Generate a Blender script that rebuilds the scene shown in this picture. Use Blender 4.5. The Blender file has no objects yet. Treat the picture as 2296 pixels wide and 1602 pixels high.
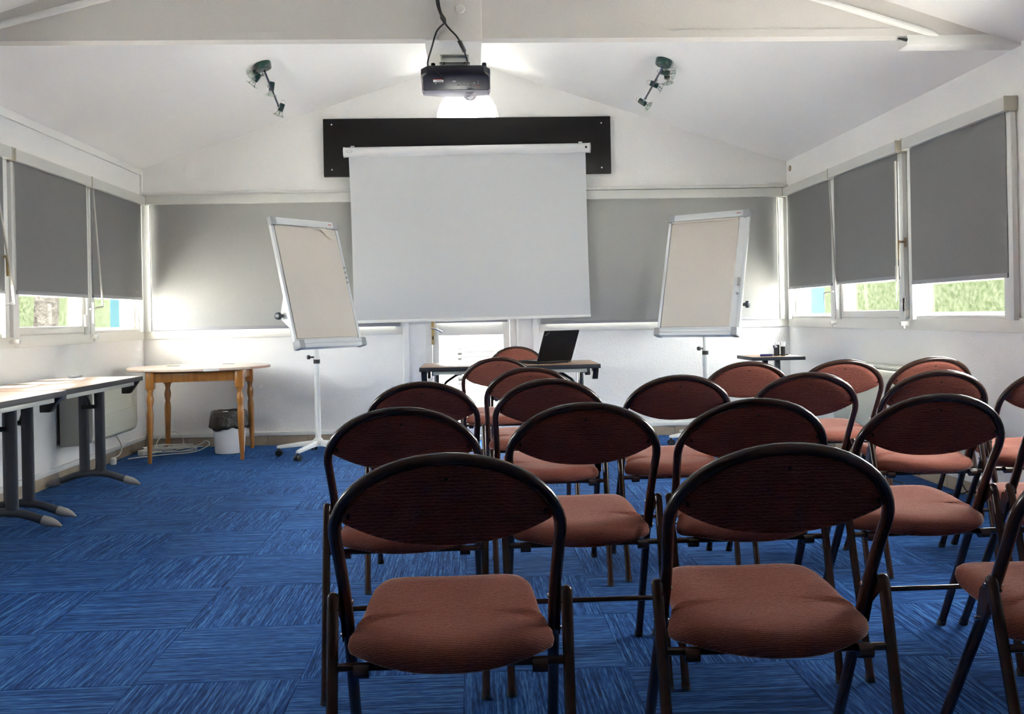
import bpy, bmesh, math, random
from math import sin, cos, pi, sqrt, atan2, radians
from mathutils import Vector, Matrix
random.seed(4)
SC = bpy.context.scene
COL = SC.collection

# ------------------------------------------------------------------ camera
cam_d = bpy.data.cameras.new('camera'); cam = bpy.data.objects.new('camera', cam_d); COL.objects.link(cam)
SC.camera = cam
YAW, ROLL = 0.0454, 0.0196
F = Vector((sin(YAW), cos(YAW), 0)); R0 = Vector((cos(YAW), -sin(YAW), 0)); U0 = Vector((0, 0, 1))
RR = R0*cos(ROLL) - U0*sin(ROLL); UU = R0*sin(ROLL) + U0*cos(ROLL)
cam.matrix_world = Matrix(((RR.x, UU.x, -F.x, 0), (RR.y, UU.y, -F.y, 0), (RR.z, UU.z, -F.z, 1.09), (0, 0, 0, 1)))
cam_d.sensor_width = 36; cam_d.lens = 2035.67/2296*36; cam_d.shift_y = -90.58/2296
cam_d.clip_start = 0.05; cam_d.clip_end = 200

# ------------------------------------------------------------------ world, light, exposure
SKY = 16.0
SC.view_settings.view_transform = 'Standard'; SC.view_settings.look = 'None'
SC.view_settings.exposure = 1.20; SC.view_settings.gamma = 1.0; SC.view_settings.use_curve_mapping = False
w = bpy.data.worlds.new('overcast'); SC.world = w; w.use_nodes = True
nt = w.node_tree; nt.nodes.clear()
wo = nt.nodes.new('ShaderNodeOutputWorld'); bg = nt.nodes.new('ShaderNodeBackground')
bg.inputs[0].default_value = (1.0, 0.985, 0.96, 1); bg.inputs[1].default_value = SKY
nt.links.new(bg.outputs[0], wo.inputs[0])
sun_d = bpy.data.lights.new('sun', 'SUN'); sun_d.energy = 70.0; sun_d.angle = radians(2.0); sun_d.color = (1, 0.96, 0.90)
sun = bpy.data.objects.new('sun', sun_d); COL.objects.link(sun)
sun.rotation_euler = Vector((0.02, 0.50, -0.86)).to_track_quat('-Z', 'Y').to_euler()   # high, from behind the camera
SC.cycles.use_denoising = True
SC.cycles.max_bounces = 12; SC.cycles.diffuse_bounces = 8; SC.cycles.glossy_bounces = 4
SC.cycles.transparent_max_bounces = 16; SC.cycles.sample_clamp_indirect = 0
SC.cycles.caustics_reflective = False; SC.cycles.caustics_refractive = False

# ------------------------------------------------------------------ room constants
XL, XR, D = -2.863, 2.874, 8.077
EAVE, RIDGE, XM = 2.441, 3.3725, 0.0055
YB = -2.4                      # wall behind the camera
SL = (RIDGE-EAVE)/(XM-XL)
def ceil_z(x): return EAVE + SL*(x-XL) if x < XM else EAVE + (RIDGE-EAVE)/(XR-XM)*(XR-x)
WB, WT = 1.03, 2.13            # window opening bottom, top

# ------------------------------------------------------------------ materials
def new_mat(name):
    m = bpy.data.materials.new(name); m.use_nodes = True
    n = m.node_tree.nodes; l = m.node_tree.links
    return m, n, l, n['Principled BSDF']
def mat(name, col, rough=0.6, metal=0.0, coat=0.0, spec=None, noise=None, bump=None, sheen=0.0):
    """noise=(scale, amount) varies the colour, bump=(scale, distance) gives relief"""
    m, n, l, p = new_mat(name)
    p.inputs['Base Color'].default_value = (*col, 1); p.inputs['Roughness'].default_value = rough
    p.inputs['Metallic'].default_value = metal; p.inputs['Coat Weight'].default_value = coat
    if spec is not None: p.inputs['Specular IOR Level'].default_value = spec
    if sheen: p.inputs['Sheen Weight'].default_value = sheen
    tc = n.new('ShaderNodeTexCoord')
    if noise:
        t = n.new('ShaderNodeTexNoise'); t.inputs['Scale'].default_value = noise[0]; t.inputs['Detail'].default_value = 4
        r = n.new('ShaderNodeValToRGB'); a = noise[1]
        r.color_ramp.elements[0].position = 0.3; r.color_ramp.elements[1].position = 0.7
        r.color_ramp.elements[0].color = (*[c*(1-a) for c in col], 1); r.color_ramp.elements[1].color = (*[min(1, c*(1+a)) for c in col], 1)
        l.new(tc.outputs['Object'], t.inputs['Vector']); l.new(t.outputs['Fac'], r.inputs['Fac']); l.new(r.outputs['Color'], p.inputs['Base Color'])
    if bump:
        t = n.new('ShaderNodeTexNoise'); t.inputs['Scale'].default_value = bump[0]; t.inputs['Detail'].default_value = 3
        b = n.new('ShaderNodeBump'); b.inputs['Distance'].default_value = bump[1]; b.inputs['Strength'].default_value = 1
        l.new(tc.outputs['Object'], t.inputs['Vector']); l.new(t.outputs['Fac'], b.inputs['Height']); l.new(b.outputs['Normal'], p.inputs['Normal'])
    return m

M = {}
M['plaster'] = mat('rough_white_plaster', (0.86, 0.85, 0.84), 0.8, noise=(1.3, 0.015), bump=(95, 0.0026))
M['smooth'] = mat('smooth_white_paint', (0.85, 0.84, 0.82), 0.7, noise=(0.9, 0.015), bump=(180, 0.0005))
M['ceil'] = mat('white_ceiling_paint', (0.94, 0.93, 0.92), 0.85, noise=(1.1, 0.01), bump=(140, 0.0006))
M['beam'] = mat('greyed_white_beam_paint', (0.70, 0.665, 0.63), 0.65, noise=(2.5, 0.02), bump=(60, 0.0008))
M['frame'] = mat('off_white_window_frame', (0.78, 0.76, 0.71), 0.35, noise=(6, 0.02))
M['pvc'] = mat('white_plastic', (0.80, 0.80, 0.78), 0.35)
M['cassette'] = mat('pale_grey_aluminium_cassette', (0.62, 0.62, 0.59), 0.42, noise=(4, 0.02))
M['cap'] = mat('beige_end_cap_plastic', (0.50, 0.47, 0.38), 0.5)
M['rail'] = mat('white_guide_rail', (0.74, 0.74, 0.72), 0.35)
M['rod'] = mat('greyed_rod', (0.62, 0.60, 0.55), 0.35)
M['brass'] = mat('worn_brass', (0.62, 0.45, 0.20), 0.35, metal=0.7, noise=(30, 0.2))
M['bronze'] = mat('dull_bronze_handle', (0.34, 0.25, 0.15), 0.4, metal=0.6)
M['black'] = mat('black_board_laminate', (0.007, 0.006, 0.006), 0.4, spec=0.25, bump=(300, 0.0002))
M['screen'] = mat('matt_white_screen_fabric', (0.59, 0.60, 0.62), 0.9)
M['screencase'] = mat('pearl_screen_case', (0.74, 0.74, 0.75), 0.35)
M['alu'] = mat('satin_aluminium', (0.70, 0.72, 0.74), 0.38, metal=0.35)
M['greyplastic'] = mat('mid_grey_plastic', (0.36, 0.37, 0.39), 0.45)
M['whiteboard'] = mat('whiteboard_enamel', (0.80, 0.81, 0.82), 0.25)
M['pad'] = mat('recycled_flipchart_paper', (0.66, 0.605, 0.55), 0.9, noise=(2.0, 0.03))
M['whitemetal'] = mat('white_powder_coat', (0.78, 0.78, 0.77), 0.4)
M['blackplastic'] = mat('black_plastic', (0.015, 0.015, 0.017), 0.4)
M['bluegreyknob'] = mat('dark_knob_plastic', (0.02, 0.025, 0.04), 0.3)
M['chrome'] = mat('chrome', (0.75, 0.75, 0.75), 0.15, metal=1.0)
M['redlabel'] = mat('red_print', (0.55, 0.05, 0.04), 0.5)
M['charcoal'] = mat('charcoal_table_metal', (0.05, 0.055, 0.065), 0.4, coat=0.2)
M['edge'] = mat('dark_grey_table_edge', (0.022, 0.024, 0.034), 0.5, spec=0.25)
M['laminate'] = mat('beech_laminate', (0.40, 0.255, 0.165), 0.38, noise=(7, 0.05))
M['greytip'] = mat('grey_foot_tip', (0.33, 0.31, 0.30), 0.5)
M['railgrey'] = mat('zinc_grey_rail', (0.42, 0.43, 0.40), 0.45, metal=0.3)
M['paper'] = mat('white_paper', (0.85, 0.85, 0.86), 0.8)
M['white'] = mat('white_bin_plastic', (0.84, 0.84, 0.87), 0.3)
M['bag'] = mat('black_bin_bag', (0.030, 0.027, 0.024), 0.3, spec=0.5, bump=(28, 0.012))
M['creamheater'] = mat('cream_heater_enamel', (0.58, 0.58, 0.48), 0.35)
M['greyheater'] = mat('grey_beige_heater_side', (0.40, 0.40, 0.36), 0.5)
M['darkheater'] = mat('brown_heater_back', (0.07, 0.06, 0.055), 0.6)
M['tile'] = mat('tan_skirting_tile', (0.40, 0.32, 0.235), 0.35, noise=(14, 0.12))
M['grout'] = mat('dark_grout', (0.20, 0.165, 0.13), 0.9)
M['green'] = mat('dark_teal_green_lacquer', (0.002, 0.034, 0.030), 0.28, coat=0.2)
M['navy'] = mat('dark_blue_tube', (0.008, 0.012, 0.05), 0.35)
M['cream_cable'] = mat('cream_cable', (0.74, 0.72, 0.66), 0.5)
M['black_cable'] = mat('black_cable', (0.01, 0.01, 0.012), 0.45)
M['projector'] = mat('black_projector_shell', (0.012, 0.012, 0.022), 0.35)
M['silver'] = mat('silver_grey_bezel', (0.52, 0.50, 0.55), 0.4, metal=0.2)
M['dot'] = mat('grey_print', (0.30, 0.30, 0.30), 0.6)
M['tube'] = mat('dark_brown_lacquered_tube', (0.040, 0.017, 0.012), 0.24, coat=0.15, spec=0.5)
M['screw'] = mat('dark_screw', (0.05, 0.045, 0.04), 0.3, metal=0.8)
M['rubber'] = mat('black_rubber', (0.012, 0.011, 0.011), 0.7)
M['laptop'] = mat('matt_black_laptop_lid', (0.006, 0.005, 0.006), 0.5, spec=0.2)
M['keys'] = mat('grey_laptop_deck', (0.30, 0.30, 0.31), 0.4)
M['blue_post'] = mat('sky_blue_painted_post', (0.013, 0.034, 0.041), 0.8, spec=0.0)
M['paving'] = mat('pale_paving', (0.55, 0.53, 0.50), 0.9, noise=(3, 0.1))
M['bark'] = mat('rough_bark', (0.020, 0.018, 0.016), 0.95, spec=0.0, noise=(9, 0.4), bump=(12, 0.05))
M['outwall'] = mat('outside_render', (0.7, 0.7, 0.68), 0.9)
M['bench'] = mat('weathered_bench_wood', (0.025, 0.025, 0.026), 0.9, spec=0.0)
M['bluecap'] = mat('ink_blue_plastic', (0.02, 0.02, 0.12), 0.35)
M['pencup'] = mat('blackish_pen_pot', (0.012, 0.016, 0.02), 0.4)

def m_hedge():
    m, n, l, p = new_mat('clipped_hedge_leaves')
    tc = n.new('ShaderNodeTexCoord'); t = n.new('ShaderNodeTexNoise'); t.inputs['Scale'].default_value = 14; t.inputs['Detail'].default_value = 12; t.inputs['Roughness'].default_value = 0.75
    r = n.new('ShaderNodeValToRGB'); r.color_ramp.elements[0].position = 0.35; r.color_ramp.elements[1].position = 0.72
    r.color_ramp.elements[0].color = (0.012, 0.018, 0.007, 1); r.color_ramp.elements[1].color = (0.048, 0.050, 0.036, 1)
    l.new(tc.outputs['Object'], t.inputs['Vector']); l.new(t.outputs['Fac'], r.inputs['Fac']); l.new(r.outputs['Color'], p.inputs['Base Color'])
    p.inputs['Roughness'].default_value = 0.9; p.inputs['Specular IOR Level'].default_value = 0.0
    return m
M['hedge'] = m_hedge()

def m_glass():
    m, n, l, p = new_mat('window_glass'); n.remove(p)
    out = n['Material Output']; tr = n.new('ShaderNodeBsdfTransparent'); gl = n.new('ShaderNodeBsdfGlossy'); mx = n.new('ShaderNodeMixShader')
    mx.inputs[0].default_value = 0.07; gl.inputs['Roughness'].default_value = 0.02; tr.inputs['Color'].default_value = (0.93, 0.96, 0.96, 1)
    l.new(tr.outputs[0], mx.inputs[1]); l.new(gl.outputs[0], mx.inputs[2]); l.new(mx.outputs[0], out.inputs[0])
    return m
M['glass'] = m_glass()
def m_lens():
    m, n, l, p = new_mat('clear_lamp_glass'); n.remove(p)
    out = n['Material Output']; tr = n.new('ShaderNodeBsdfTransparent'); gl = n.new('ShaderNodeBsdfGlossy'); mx = n.new('ShaderNodeMixShader')
    mx.inputs[0].default_value = 0.22; gl.inputs['Roughness'].default_value = 0.05; gl.inputs['Color'].default_value = (0.8, 0.85, 0.8, 1)
    tr.inputs['Color'].default_value = (0.84, 0.88, 0.85, 1)
    l.new(tr.outputs[0], mx.inputs[1]); l.new(gl.outputs[0], mx.inputs[2]); l.new(mx.outputs[0], out.inputs[0])
    return m
M['lens'] = m_lens()

def m_blind(name, col):
    m, n, l, p = new_mat(name)
    tc = n.new('ShaderNodeTexCoord'); mp = n.new('ShaderNodeMapping'); mp.inputs['Scale'].default_value = (260, 260, 260)
    t = n.new('ShaderNodeTexNoise'); t.inputs['Scale'].default_value = 1; t.inputs['Detail'].default_value = 2
    r = n.new('ShaderNodeValToRGB'); r.color_ramp.elements[0].color = (*[c*.82 for c in col], 1); r.color_ramp.elements[1].color = (*[c*1.18 for c in col], 1)
    l.new(tc.outputs['Object'], mp.inputs[0]); l.new(mp.outputs[0], t.inputs['Vector']); l.new(t.outputs['Fac'], r.inputs[0]); l.new(r.outputs[0], p.inputs['Base Color'])
    p.inputs['Roughness'].default_value = 0.55; p.inputs['Specular IOR Level'].default_value = 0.5
    b = n.new('ShaderNodeBump'); b.inputs['Distance'].default_value = 0.0008
    l.new(t.outputs['Fac'], b.inputs['Height']); l.new(b.outputs[0], p.inputs['Normal'])
    return m
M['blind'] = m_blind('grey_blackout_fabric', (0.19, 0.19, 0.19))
M['blind_lit'] = m_blind('grey_blackout_fabric_lit', (0.36, 0.36, 0.345))  # same cloth as the side blinds, stronger light put into its colour
M['hem'] = mat('grey_hem_bar', (0.30, 0.30, 0.32), 0.5)

def m_carpet():
    m, n, l, p = new_mat('blue_loop_pile_carpet')
    tc = n.new('ShaderNodeTexCoord'); oi = n.new('ShaderNodeObjectInfo')
    mp = n.new('ShaderNodeMapping'); mp.inputs['Scale'].default_value = (3.2, 140, 1)
    mp2 = n.new('ShaderNodeMapping'); mp2.inputs['Scale'].default_value = (20, 215, 1)
    mul = n.new('ShaderNodeMath'); mul.operation = 'MULTIPLY'; mul.inputs[1].default_value = 400
    l.new(oi.outputs['Random'], mul.inputs[0])
    t1 = n.new('ShaderNodeTexNoise'); t1.noise_dimensions = '4D'; t1.inputs['Scale'].default_value = 1; t1.inputs['Detail'].default_value = 3; t1.inputs['Roughness'].default_value = 0.65
    l.new(tc.outputs['Object'], mp.inputs[0]); l.new(mp.outputs[0], t1.inputs['Vector']); l.new(mul.outputs[0], t1.inputs['W'])
    t2 = n.new('ShaderNodeTexNoise'); t2.noise_dimensions = '4D'; t2.inputs['Scale'].default_value = 1; t2.inputs['Detail'].default_value = 3
    l.new(tc.outputs['Object'], mp2.inputs[0]); l.new(mp2.outputs[0], t2.inputs['Vector']); l.new(mul.outputs[0], t2.inputs['W'])
    r = n.new('ShaderNodeValToRGB'); e = r.color_ramp.elements
    e[0].position = 0.33; e[0].color = (0.003, 0.014, 0.065, 1); e[1].position = 0.70; e[1].color = (0.068, 0.195, 0.45, 1)
    k = e.new(0.5); k.color = (0.009, 0.056, 0.215, 1)
    mixf = n.new('ShaderNodeMath'); mixf.operation = 'MULTIPLY_ADD'; mixf.inputs[1].default_value = 0.60
    sub = n.new('ShaderNodeMath'); sub.operation = 'SUBTRACT'; sub.inputs[1].default_value = 0.30
    l.new(t2.outputs['Fac'], mixf.inputs[0]); l.new(t1.outputs['Fac'], mixf.inputs[2]); l.new(mixf.outputs[0], sub.inputs[0])
    l.new(sub.outputs[0], r.inputs['Fac']); l.new(r.outputs['Color'], p.inputs['Base Color'])
    p.inputs['Roughness'].default_value = 0.9; p.inputs['Specular IOR Level'].default_value = 0.1; p.inputs['Sheen Weight'].default_value = 0.08; p.inputs['Sheen Roughness'].default_value = 0.4; p.inputs['Sheen Tint'].default_value = (0.35, 0.62, 1, 1)
    b = n.new('ShaderNodeBump'); b.inputs['Distance'].default_value = 0.004; b.inputs['Strength'].default_value = 0.8
    l.new(sub.outputs[0], b.inputs['Height']); l.new(b.outputs[0], p.inputs['Normal'])
    return m
M['carpet'] = m_carpet()

def m_fabric():
    m, n, l, p = new_mat('brown_red_wavy_weave')
    tc = n.new('ShaderNodeTexCoord')
    wv = n.new('ShaderNodeTexWave'); wv.wave_type = 'BANDS'; wv.bands_direction = 'Y'; wv.wave_profile = 'SIN'
    wv.inputs['Scale'].default_value = 40; wv.inputs['Distortion'].default_value = 3.6; wv.inputs['Detail'].default_value = 1.0; wv.inputs['Detail Scale'].default_value = 1.9
    sep = n.new('ShaderNodeSeparateXYZ'); cmb = n.new('ShaderNodeCombineXYZ'); ad = n.new('ShaderNodeMath'); ad.operation = 'MULTIPLY_ADD'; ad.inputs[1].default_value = 1.6
    l.new(tc.outputs['Object'], sep.inputs[0]); l.new(sep.outputs['Z'], ad.inputs[0]); l.new(sep.outputs['Y'], ad.inputs[2])
    l.new(sep.outputs['X'], cmb.inputs['X']); l.new(ad.outputs[0], cmb.inputs['Y']); l.new(sep.outputs['Z'], cmb.inputs['Z'])
    l.new(cmb.outputs[0], wv.inputs['Vector'])
    t = n.new('ShaderNodeTexNoise'); t.inputs['Scale'].default_value = 420; t.inputs['Detail'].default_value = 2
    l.new(tc.outputs['Object'], t.inputs['Vector'])
    mx = n.new('ShaderNodeMath'); mx.operation = 'MULTIPLY_ADD'; mx.inputs[1].default_value = 0.36
    h2 = n.new('ShaderNodeMath'); h2.operation = 'MULTIPLY'; h2.inputs[1].default_value = 0.64
    l.new(t.outputs['Fac'], h2.inputs[0]); l.new(wv.outputs['Fac'], mx.inputs[0]); l.new(h2.outputs[0], mx.inputs[2])
    r = n.new('ShaderNodeValToRGB'); e = r.color_ramp.elements
    e[0].position = 0.2; e[0].color = (0.120, 0.030, 0.021, 1); e[1].position = 0.8; e[1].color = (0.40, 0.148, 0.110, 1)
    l.new(mx.outputs[0], r.inputs['Fac']); l.new(r.outputs['Color'], p.inputs['Base Color'])
    p.inputs['Roughness'].default_value = 0.85; p.inputs['Sheen Weight'].default_value = 0.75; p.inputs['Sheen Roughness'].default_value = 0.2; p.inputs['Sheen Tint'].default_value = (1, 0.78, 0.72, 1)
    p.inputs['Specular IOR Level'].default_value = 0.12
    b = n.new('ShaderNodeBump'); b.inputs['Distance'].default_value = 0.0012; b.inputs['Strength'].default_value = 0.7
    l.new(mx.outputs[0], b.inputs['Height']); l.new(b.outputs[0], p.inputs['Normal'])
    return m
M['fabric'] = m_fabric()

def m_wood(name, c0, c1, axis_scale):
    m, n, l, p = new_mat(name)
    tc = n.new('ShaderNodeTexCoord'); mp = n.new('ShaderNodeMapping'); mp.inputs['Scale'].default_value = axis_scale
    t = n.new('ShaderNodeTexNoise'); t.inputs['Scale'].default_value = 1; t.inputs['Detail'].default_value = 5; t.inputs['Distortion'].default_value = 0.6
    r = n.new('ShaderNodeValToRGB'); r.color_ramp.elements[0].position = 0.3; r.color_ramp.elements[1].position = 0.7
    r.color_ramp.elements[0].color = (*c0, 1); r.color_ramp.elements[1].color = (*c1, 1)
    l.new(tc.outputs['Object'], mp.inputs[0]); l.new(mp.outputs[0], t.inputs['Vector']); l.new(t.outputs['Fac'], r.inputs[0]); l.new(r.outputs[0], p.inputs['Base Color'])
    p.inputs['Roughness'].default_value = 0.3; p.inputs['Coat Weight'].default_value = 0.3
    return m
M['pine'] = m_wood('honey_varnished_wood', (0.34, 0.125, 0.022), (0.52, 0.23, 0.055), (30, 30, 3))
M['rear_dark_wood'] = m_wood('added_dark_wood', (0.10, 0.06, 0.035), (0.16, 0.10, 0.06), (14, 14, 1))  # made-up dark finish for the unseen rear wall, cuts bounced light
M['pinetop'] = m_wood('pale_varnished_table_top', (0.66, 0.50, 0.40), (0.74, 0.60, 0.50), (3, 30, 30))
M['pinkedge'] = mat('pinkish_edge_band', (0.50, 0.29, 0.22), 0.4)

# ------------------------------------------------------------------ mesh builder
class MB:
    def __init__(s): s.v = []; s.f = []
    def add(s, vs, fs):
        o = len(s.v); s.v += [Vector(v) for v in vs]; s.f += [[i+o for i in f] for f in fs]; return s
    def box(s, x0, x1, y0, y1, z0, z1, mtx=None):
        vs = [Vector((x, y, z)) for z in (z0, z1) for y in (y0, y1) for x in (x0, x1)]
        if mtx: vs = [mtx @ v for v in vs]
        return s.add(vs, [(0, 2, 3, 1), (4, 5, 7, 6), (0, 1, 5, 4), (2, 6, 7, 3), (0, 4, 6, 2), (1, 3, 7, 5)])
    def cbox(s, c, d, mtx=None):
        return s.box(c[0]-d[0]/2, c[0]+d[0]/2, c[1]-d[1]/2, c[1]+d[1]/2, c[2]-d[2]/2, c[2]+d[2]/2, mtx)
    def rings(s, rs, cap0=True, cap1=True, close=False):
        n = len(rs[0]); vs = [p for r in rs for p in r]; fs = []
        m = len(rs)
        for k in range(m if close else m-1):
            for i in range(n):
                j = (i+1) % n; a = k*n; b = ((k+1) % m)*n
                fs.append((a+i, a+j, b+j, b+i))
        if not close:
            if cap0: fs.append(tuple(range(n))[::-1])
            if cap1: fs.append(tuple(range((m-1)*n, m*n)))
        return s.add(vs, fs)
    def tube(s, pts, r, seg=8, close=False, rad=None):
        P = [Vector(p) for p in pts]; n = len(P); rs = []; prev = None
        for i in range(n):
            if close: t = P[(i+1) % n]-P[i-1]
            else: t = P[min(i+1, n-1)]-P[max(i-1, 0)]
            t.normalize()
            if prev is None:
                a = Vector((0, 0, 1)) if abs(t.z) < 0.9 else Vector((1, 0, 0)); u = t.cross(a).normalized()
            else:
                u = prev - t*prev.dot(t); u.normalize()
            prev = u; v = t.cross(u); q = rad[i] if rad else r
            rs.append([P[i]+(u*cos(2*pi*k/seg)+v*sin(2*pi*k/seg))*q for k in range(seg)])
        return s.rings(rs, close=close)
    def cyl(s, p0, p1, r0, r1=None, seg=16):
        return s.tube([p0, p1], r0, seg, rad=[r0, r0 if r1 is None else r1])
    def lathe(s, prof, seg=20, c=(0, 0, 0), mtx=None):
        rs = []
        for r, z in prof:
            ring = [Vector((c[0]+r*cos(2*pi*k/seg), c[1]+r*sin(2*pi*k/seg), c[2]+z)) for k in range(seg)]
            rs.append([mtx @ v for v in ring] if mtx else ring)
        return s.rings(rs)
    def prism(s, poly, fn, a, b):
        """poly of (p,q), fn(p,q,t) -> point, extruded from t=a to t=b"""
        n = len(poly); vs = [fn(p, q, a) for p, q in poly] + [fn(p, q, b) for p, q in poly]
        fs = [tuple(range(n))[::-1], tuple(range(n, 2*n))] + [(i, (i+1) % n, (i+1) % n+n, i+n) for i in range(n)]
        return s.add(vs, fs)
    def ball(s, c, r, seg=10, rows=6):
        return s.lathe([(max(1e-4, r*sin(pi*k/rows)), -r*cos(pi*k/rows)) for k in range(rows+1)], seg, c)

def cat(pts, n=6, close=False):
    P = [Vector(p) for p in pts]; out = []; m = len(P)
    for i in range(m if close else m-1):
        if close: a, b, c, d = P[i-1], P[i], P[(i+1) % m], P[(i+2) % m]
        else: a, b, c, d = P[max(i-1, 0)], P[i], P[i+1], P[min(i+2, m-1)]
        for k in range(n):
            t = k/n
            out.append(0.5*((2*b)+(c-a)*t+(2*a-5*b+4*c-d)*t*t+(3*b-a-3*c+d)*t**3))
    if not close: out.append(P[-1])
    return out

def obj(name, mb, m, parent=None, origin=None, bevel=0.0, sharp=35, seg=2):
    """ONE mesh object. Given in world coordinates relative to origin (top level) or in its parent's coordinates."""
    me = bpy.data.meshes.new(name)
    o0 = Vector(origin) if origin is not None else Vector((0, 0, 0))
    me.from_pydata([v-o0 for v in mb.v], [], mb.f)
    bm = bmesh.new(); bm.from_mesh(me); bmesh.ops.recalc_face_normals(bm, faces=bm.faces[:])
    if bevel > 0:
        es = [e for e in bm.edges if len(e.link_faces) == 2 and e.calc_face_angle(0) > 0.6]
        bmesh.ops.bevel(bm, geom=es, offset=bevel, segments=seg, affect='EDGES', profile=0.5, clamp_overlap=True)
    bm.to_mesh(me); bm.free()
    me.materials.append(M[m] if isinstance(m, str) else m)
    for p in me.polygons: p.use_smooth = True
    me.set_sharp_from_angle(angle=radians(sharp))
    o = bpy.data.objects.new(name, me); COL.objects.link(o)
    o.location = o0
    if parent: o.parent = parent
    return o
def wpart(name, mb, m, parent, bevel=0.0, sharp=35, seg=2):
    """child of an unrotated thing, mesh given in world coordinates"""
    off = Vector(parent.location); q = parent.parent
    while q: off += Vector(q.location); q = q.parent
    mb.v = [v-off for v in mb.v]
    return obj(name, mb, m, parent, None, bevel, sharp, seg)
def tag(o, label, cat_, group=None):
    o['label'] = label; o['category'] = cat_
    if group: o['group'] = group
    return o
def thing(name, label, cat_, loc, rz=0.0, group=None):
    o = bpy.data.objects.new(name, None); COL.objects.link(o); o.location = loc; o.rotation_euler = (0, 0, rz); o.empty_display_size = 0.05
    return tag(o, label, cat_, group)
def struct(o):
    o['kind'] = 'structure'; return o
def copy_tree(o, parent=None):
    c = o.copy(); COL.objects.link(c); c.parent = parent
    for ch in [x for x in KIDS.get(o.name, [])]: copy_tree(ch, c)
    return c
KIDS = {}
def index_kids(o):
    KIDS[o.name] = list(o.children)
    for c in o.children: index_kids(c)

# ================================================================== THE ROOM
# ---- floor: base slab and carpet tiles
floor = struct(obj('floor', MB().box(XL-.2, XR+.2, YB-.2, D+.2, -.12, -.006), 'carpet', origin=(0, 0, -.006)))
TX0, TY0 = -1.04, 2.79
tile_cache = {}
def carpet_tile(i, j):
    x0, x1 = max(TX0+.5*i, XL), min(TX0+.5*(i+1), XR); y0, y1 = max(TY0+.5*j, 1.79), min(TY0+.5*(j+1), D)
    if x1-x0 < .01 or y1-y0 < .01: return
    cx, cy = (x0+x1)/2, (y0+y1)/2; turned = (i+j) % 2 != 0
    lx, ly = x1-x0, y1-y0
    if turned: lx, ly = ly, lx
    key = (round(lx, 3), round(ly, 3)); hx, hy = lx/2-.0006, ly/2-.0006
    if key not in tile_cache:
        mb = MB(); b = .0015
        mb.rings([[Vector((sx*hx, sy*hy, -.006)) for sx, sy in ((-1, -1), (1, -1), (1, 1), (-1, 1))],
                  [Vector((sx*hx, sy*hy, -.001)) for sx, sy in ((-1, -1), (1, -1), (1, 1), (-1, 1))],
                  [Vector((sx*(hx-b), sy*(hy-b), 0)) for sx, sy in ((-1, -1), (1, -1), (1, 1), (-1, 1))]])
        o = obj('carpet_tile', mb, 'carpet', floor, sharp=8); tile_cache[key] = o
    else:
        o = tile_cache[key].copy(); COL.objects.link(o)
    o.location = (cx, cy, .006); o.rotation_euler = (0, 0, pi/2 if turned else 0)
for j in range(-2, 11):
    for i in range(-4, 8): carpet_tile(i, j)

# ---- side walls with window openings
L_OPEN = [(6.90, 7.95), (5.76, 6.84), (4.60, 5.69), (3.0, 4.4)]
R_OPEN = [(6.96, 7.97), (5.825, 6.89), (4.63, 5.74), (3.0, 4.4)]
def side_wall(name, xin, xout, opens):
    mb = MB(); x0, x1 = min(xin, xout), max(xin, xout)
    mb.box(x0, x1, YB-.2, D+.2, -.1, WB); mb.box(x0, x1, YB-.2, D+.2, WT, EAVE+.05)
    ys = [YB-.2] + [v for o in sorted(opens) for v in o] + [D+.2]
    for a, b in zip(ys[0::2], ys[1::2]): mb.box(x0, x1, a, b, WB, WT)
    return struct(obj(name, mb, 'plaster', origin=((x0+x1)/2, 3, 0)))
wall_left = side_wall('wall_left', XL, XL-.08, L_OPEN)
wall_right = side_wall('wall_right', XR, XR+.08, R_OPEN)
# ---- back wall: openings for two wide windows, the door and the half-round light above it
AR, AC, AZ = .272, .0075, 2.862
def back_wall():
    mb = MB(); y0, y1 = D, D+.22
    b = lambda xa, xb, za, zb: mb.box(xa, xb, y0, y1, za, zb)
    b(XL-.2, -.40, -.1, WB); b(.40, XR+.2, -.1, WB)           # below the windows
    b(XL-.2, -2.78, WB, WT); b(-.60, -.40, WB, WT); b(.40, .60, WB, WT); b(2.78, XR+.2, WB, WT)
    b(-.40, .40, -.1, .03)
    # gable, two halves each with half of the arch cut out
    fn = lambda p, q, t: Vector((p, t, q))
    n = 14
    arcL = [(AC-AR*sin(pi/2*k/n), AZ+AR*cos(pi/2*k/n)) for k in range(n+1)]
    arcR = [(AC+AR*sin(pi/2*k/n), AZ+AR*cos(pi/2*k/n)) for k in range(n+1)]
    polyL = [(XL-.2, WT), (AC, WT), (AC, AZ-.35)] + [(AC-AR, AZ-.35)] + arcL[::-1] + [(AC, RIDGE+.05), (XL-.2, EAVE-.02)]
    polyR = [(XR+.2, WT), (AC, WT), (AC, AZ-.35)] + [(AC+AR, AZ-.35)] + arcR[::-1] + [(AC, RIDGE+.05), (XR+.2, EAVE-.02)]
    mb.prism(polyL, fn, y0, y1); mb.prism(polyR, fn, y0, y1)
    return struct(obj('wall_back', mb, 'plaster', origin=(0, D+.1, 0)))
wall_back = back_wall()
# smooth upper gable skin is plaster too; the wall behind the camera closes the room
wall_front = struct(obj('wall_front', MB().prism([(XL-.2, -.1), (XR+.2, -.1), (XR+.2, EAVE), (XM, RIDGE+.05), (XL-.2, EAVE)], lambda p, q, t: Vector((p, t, q)), YB-.2, YB), 'rear_dark_wood', origin=(0, YB-.1, 0)))
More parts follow.
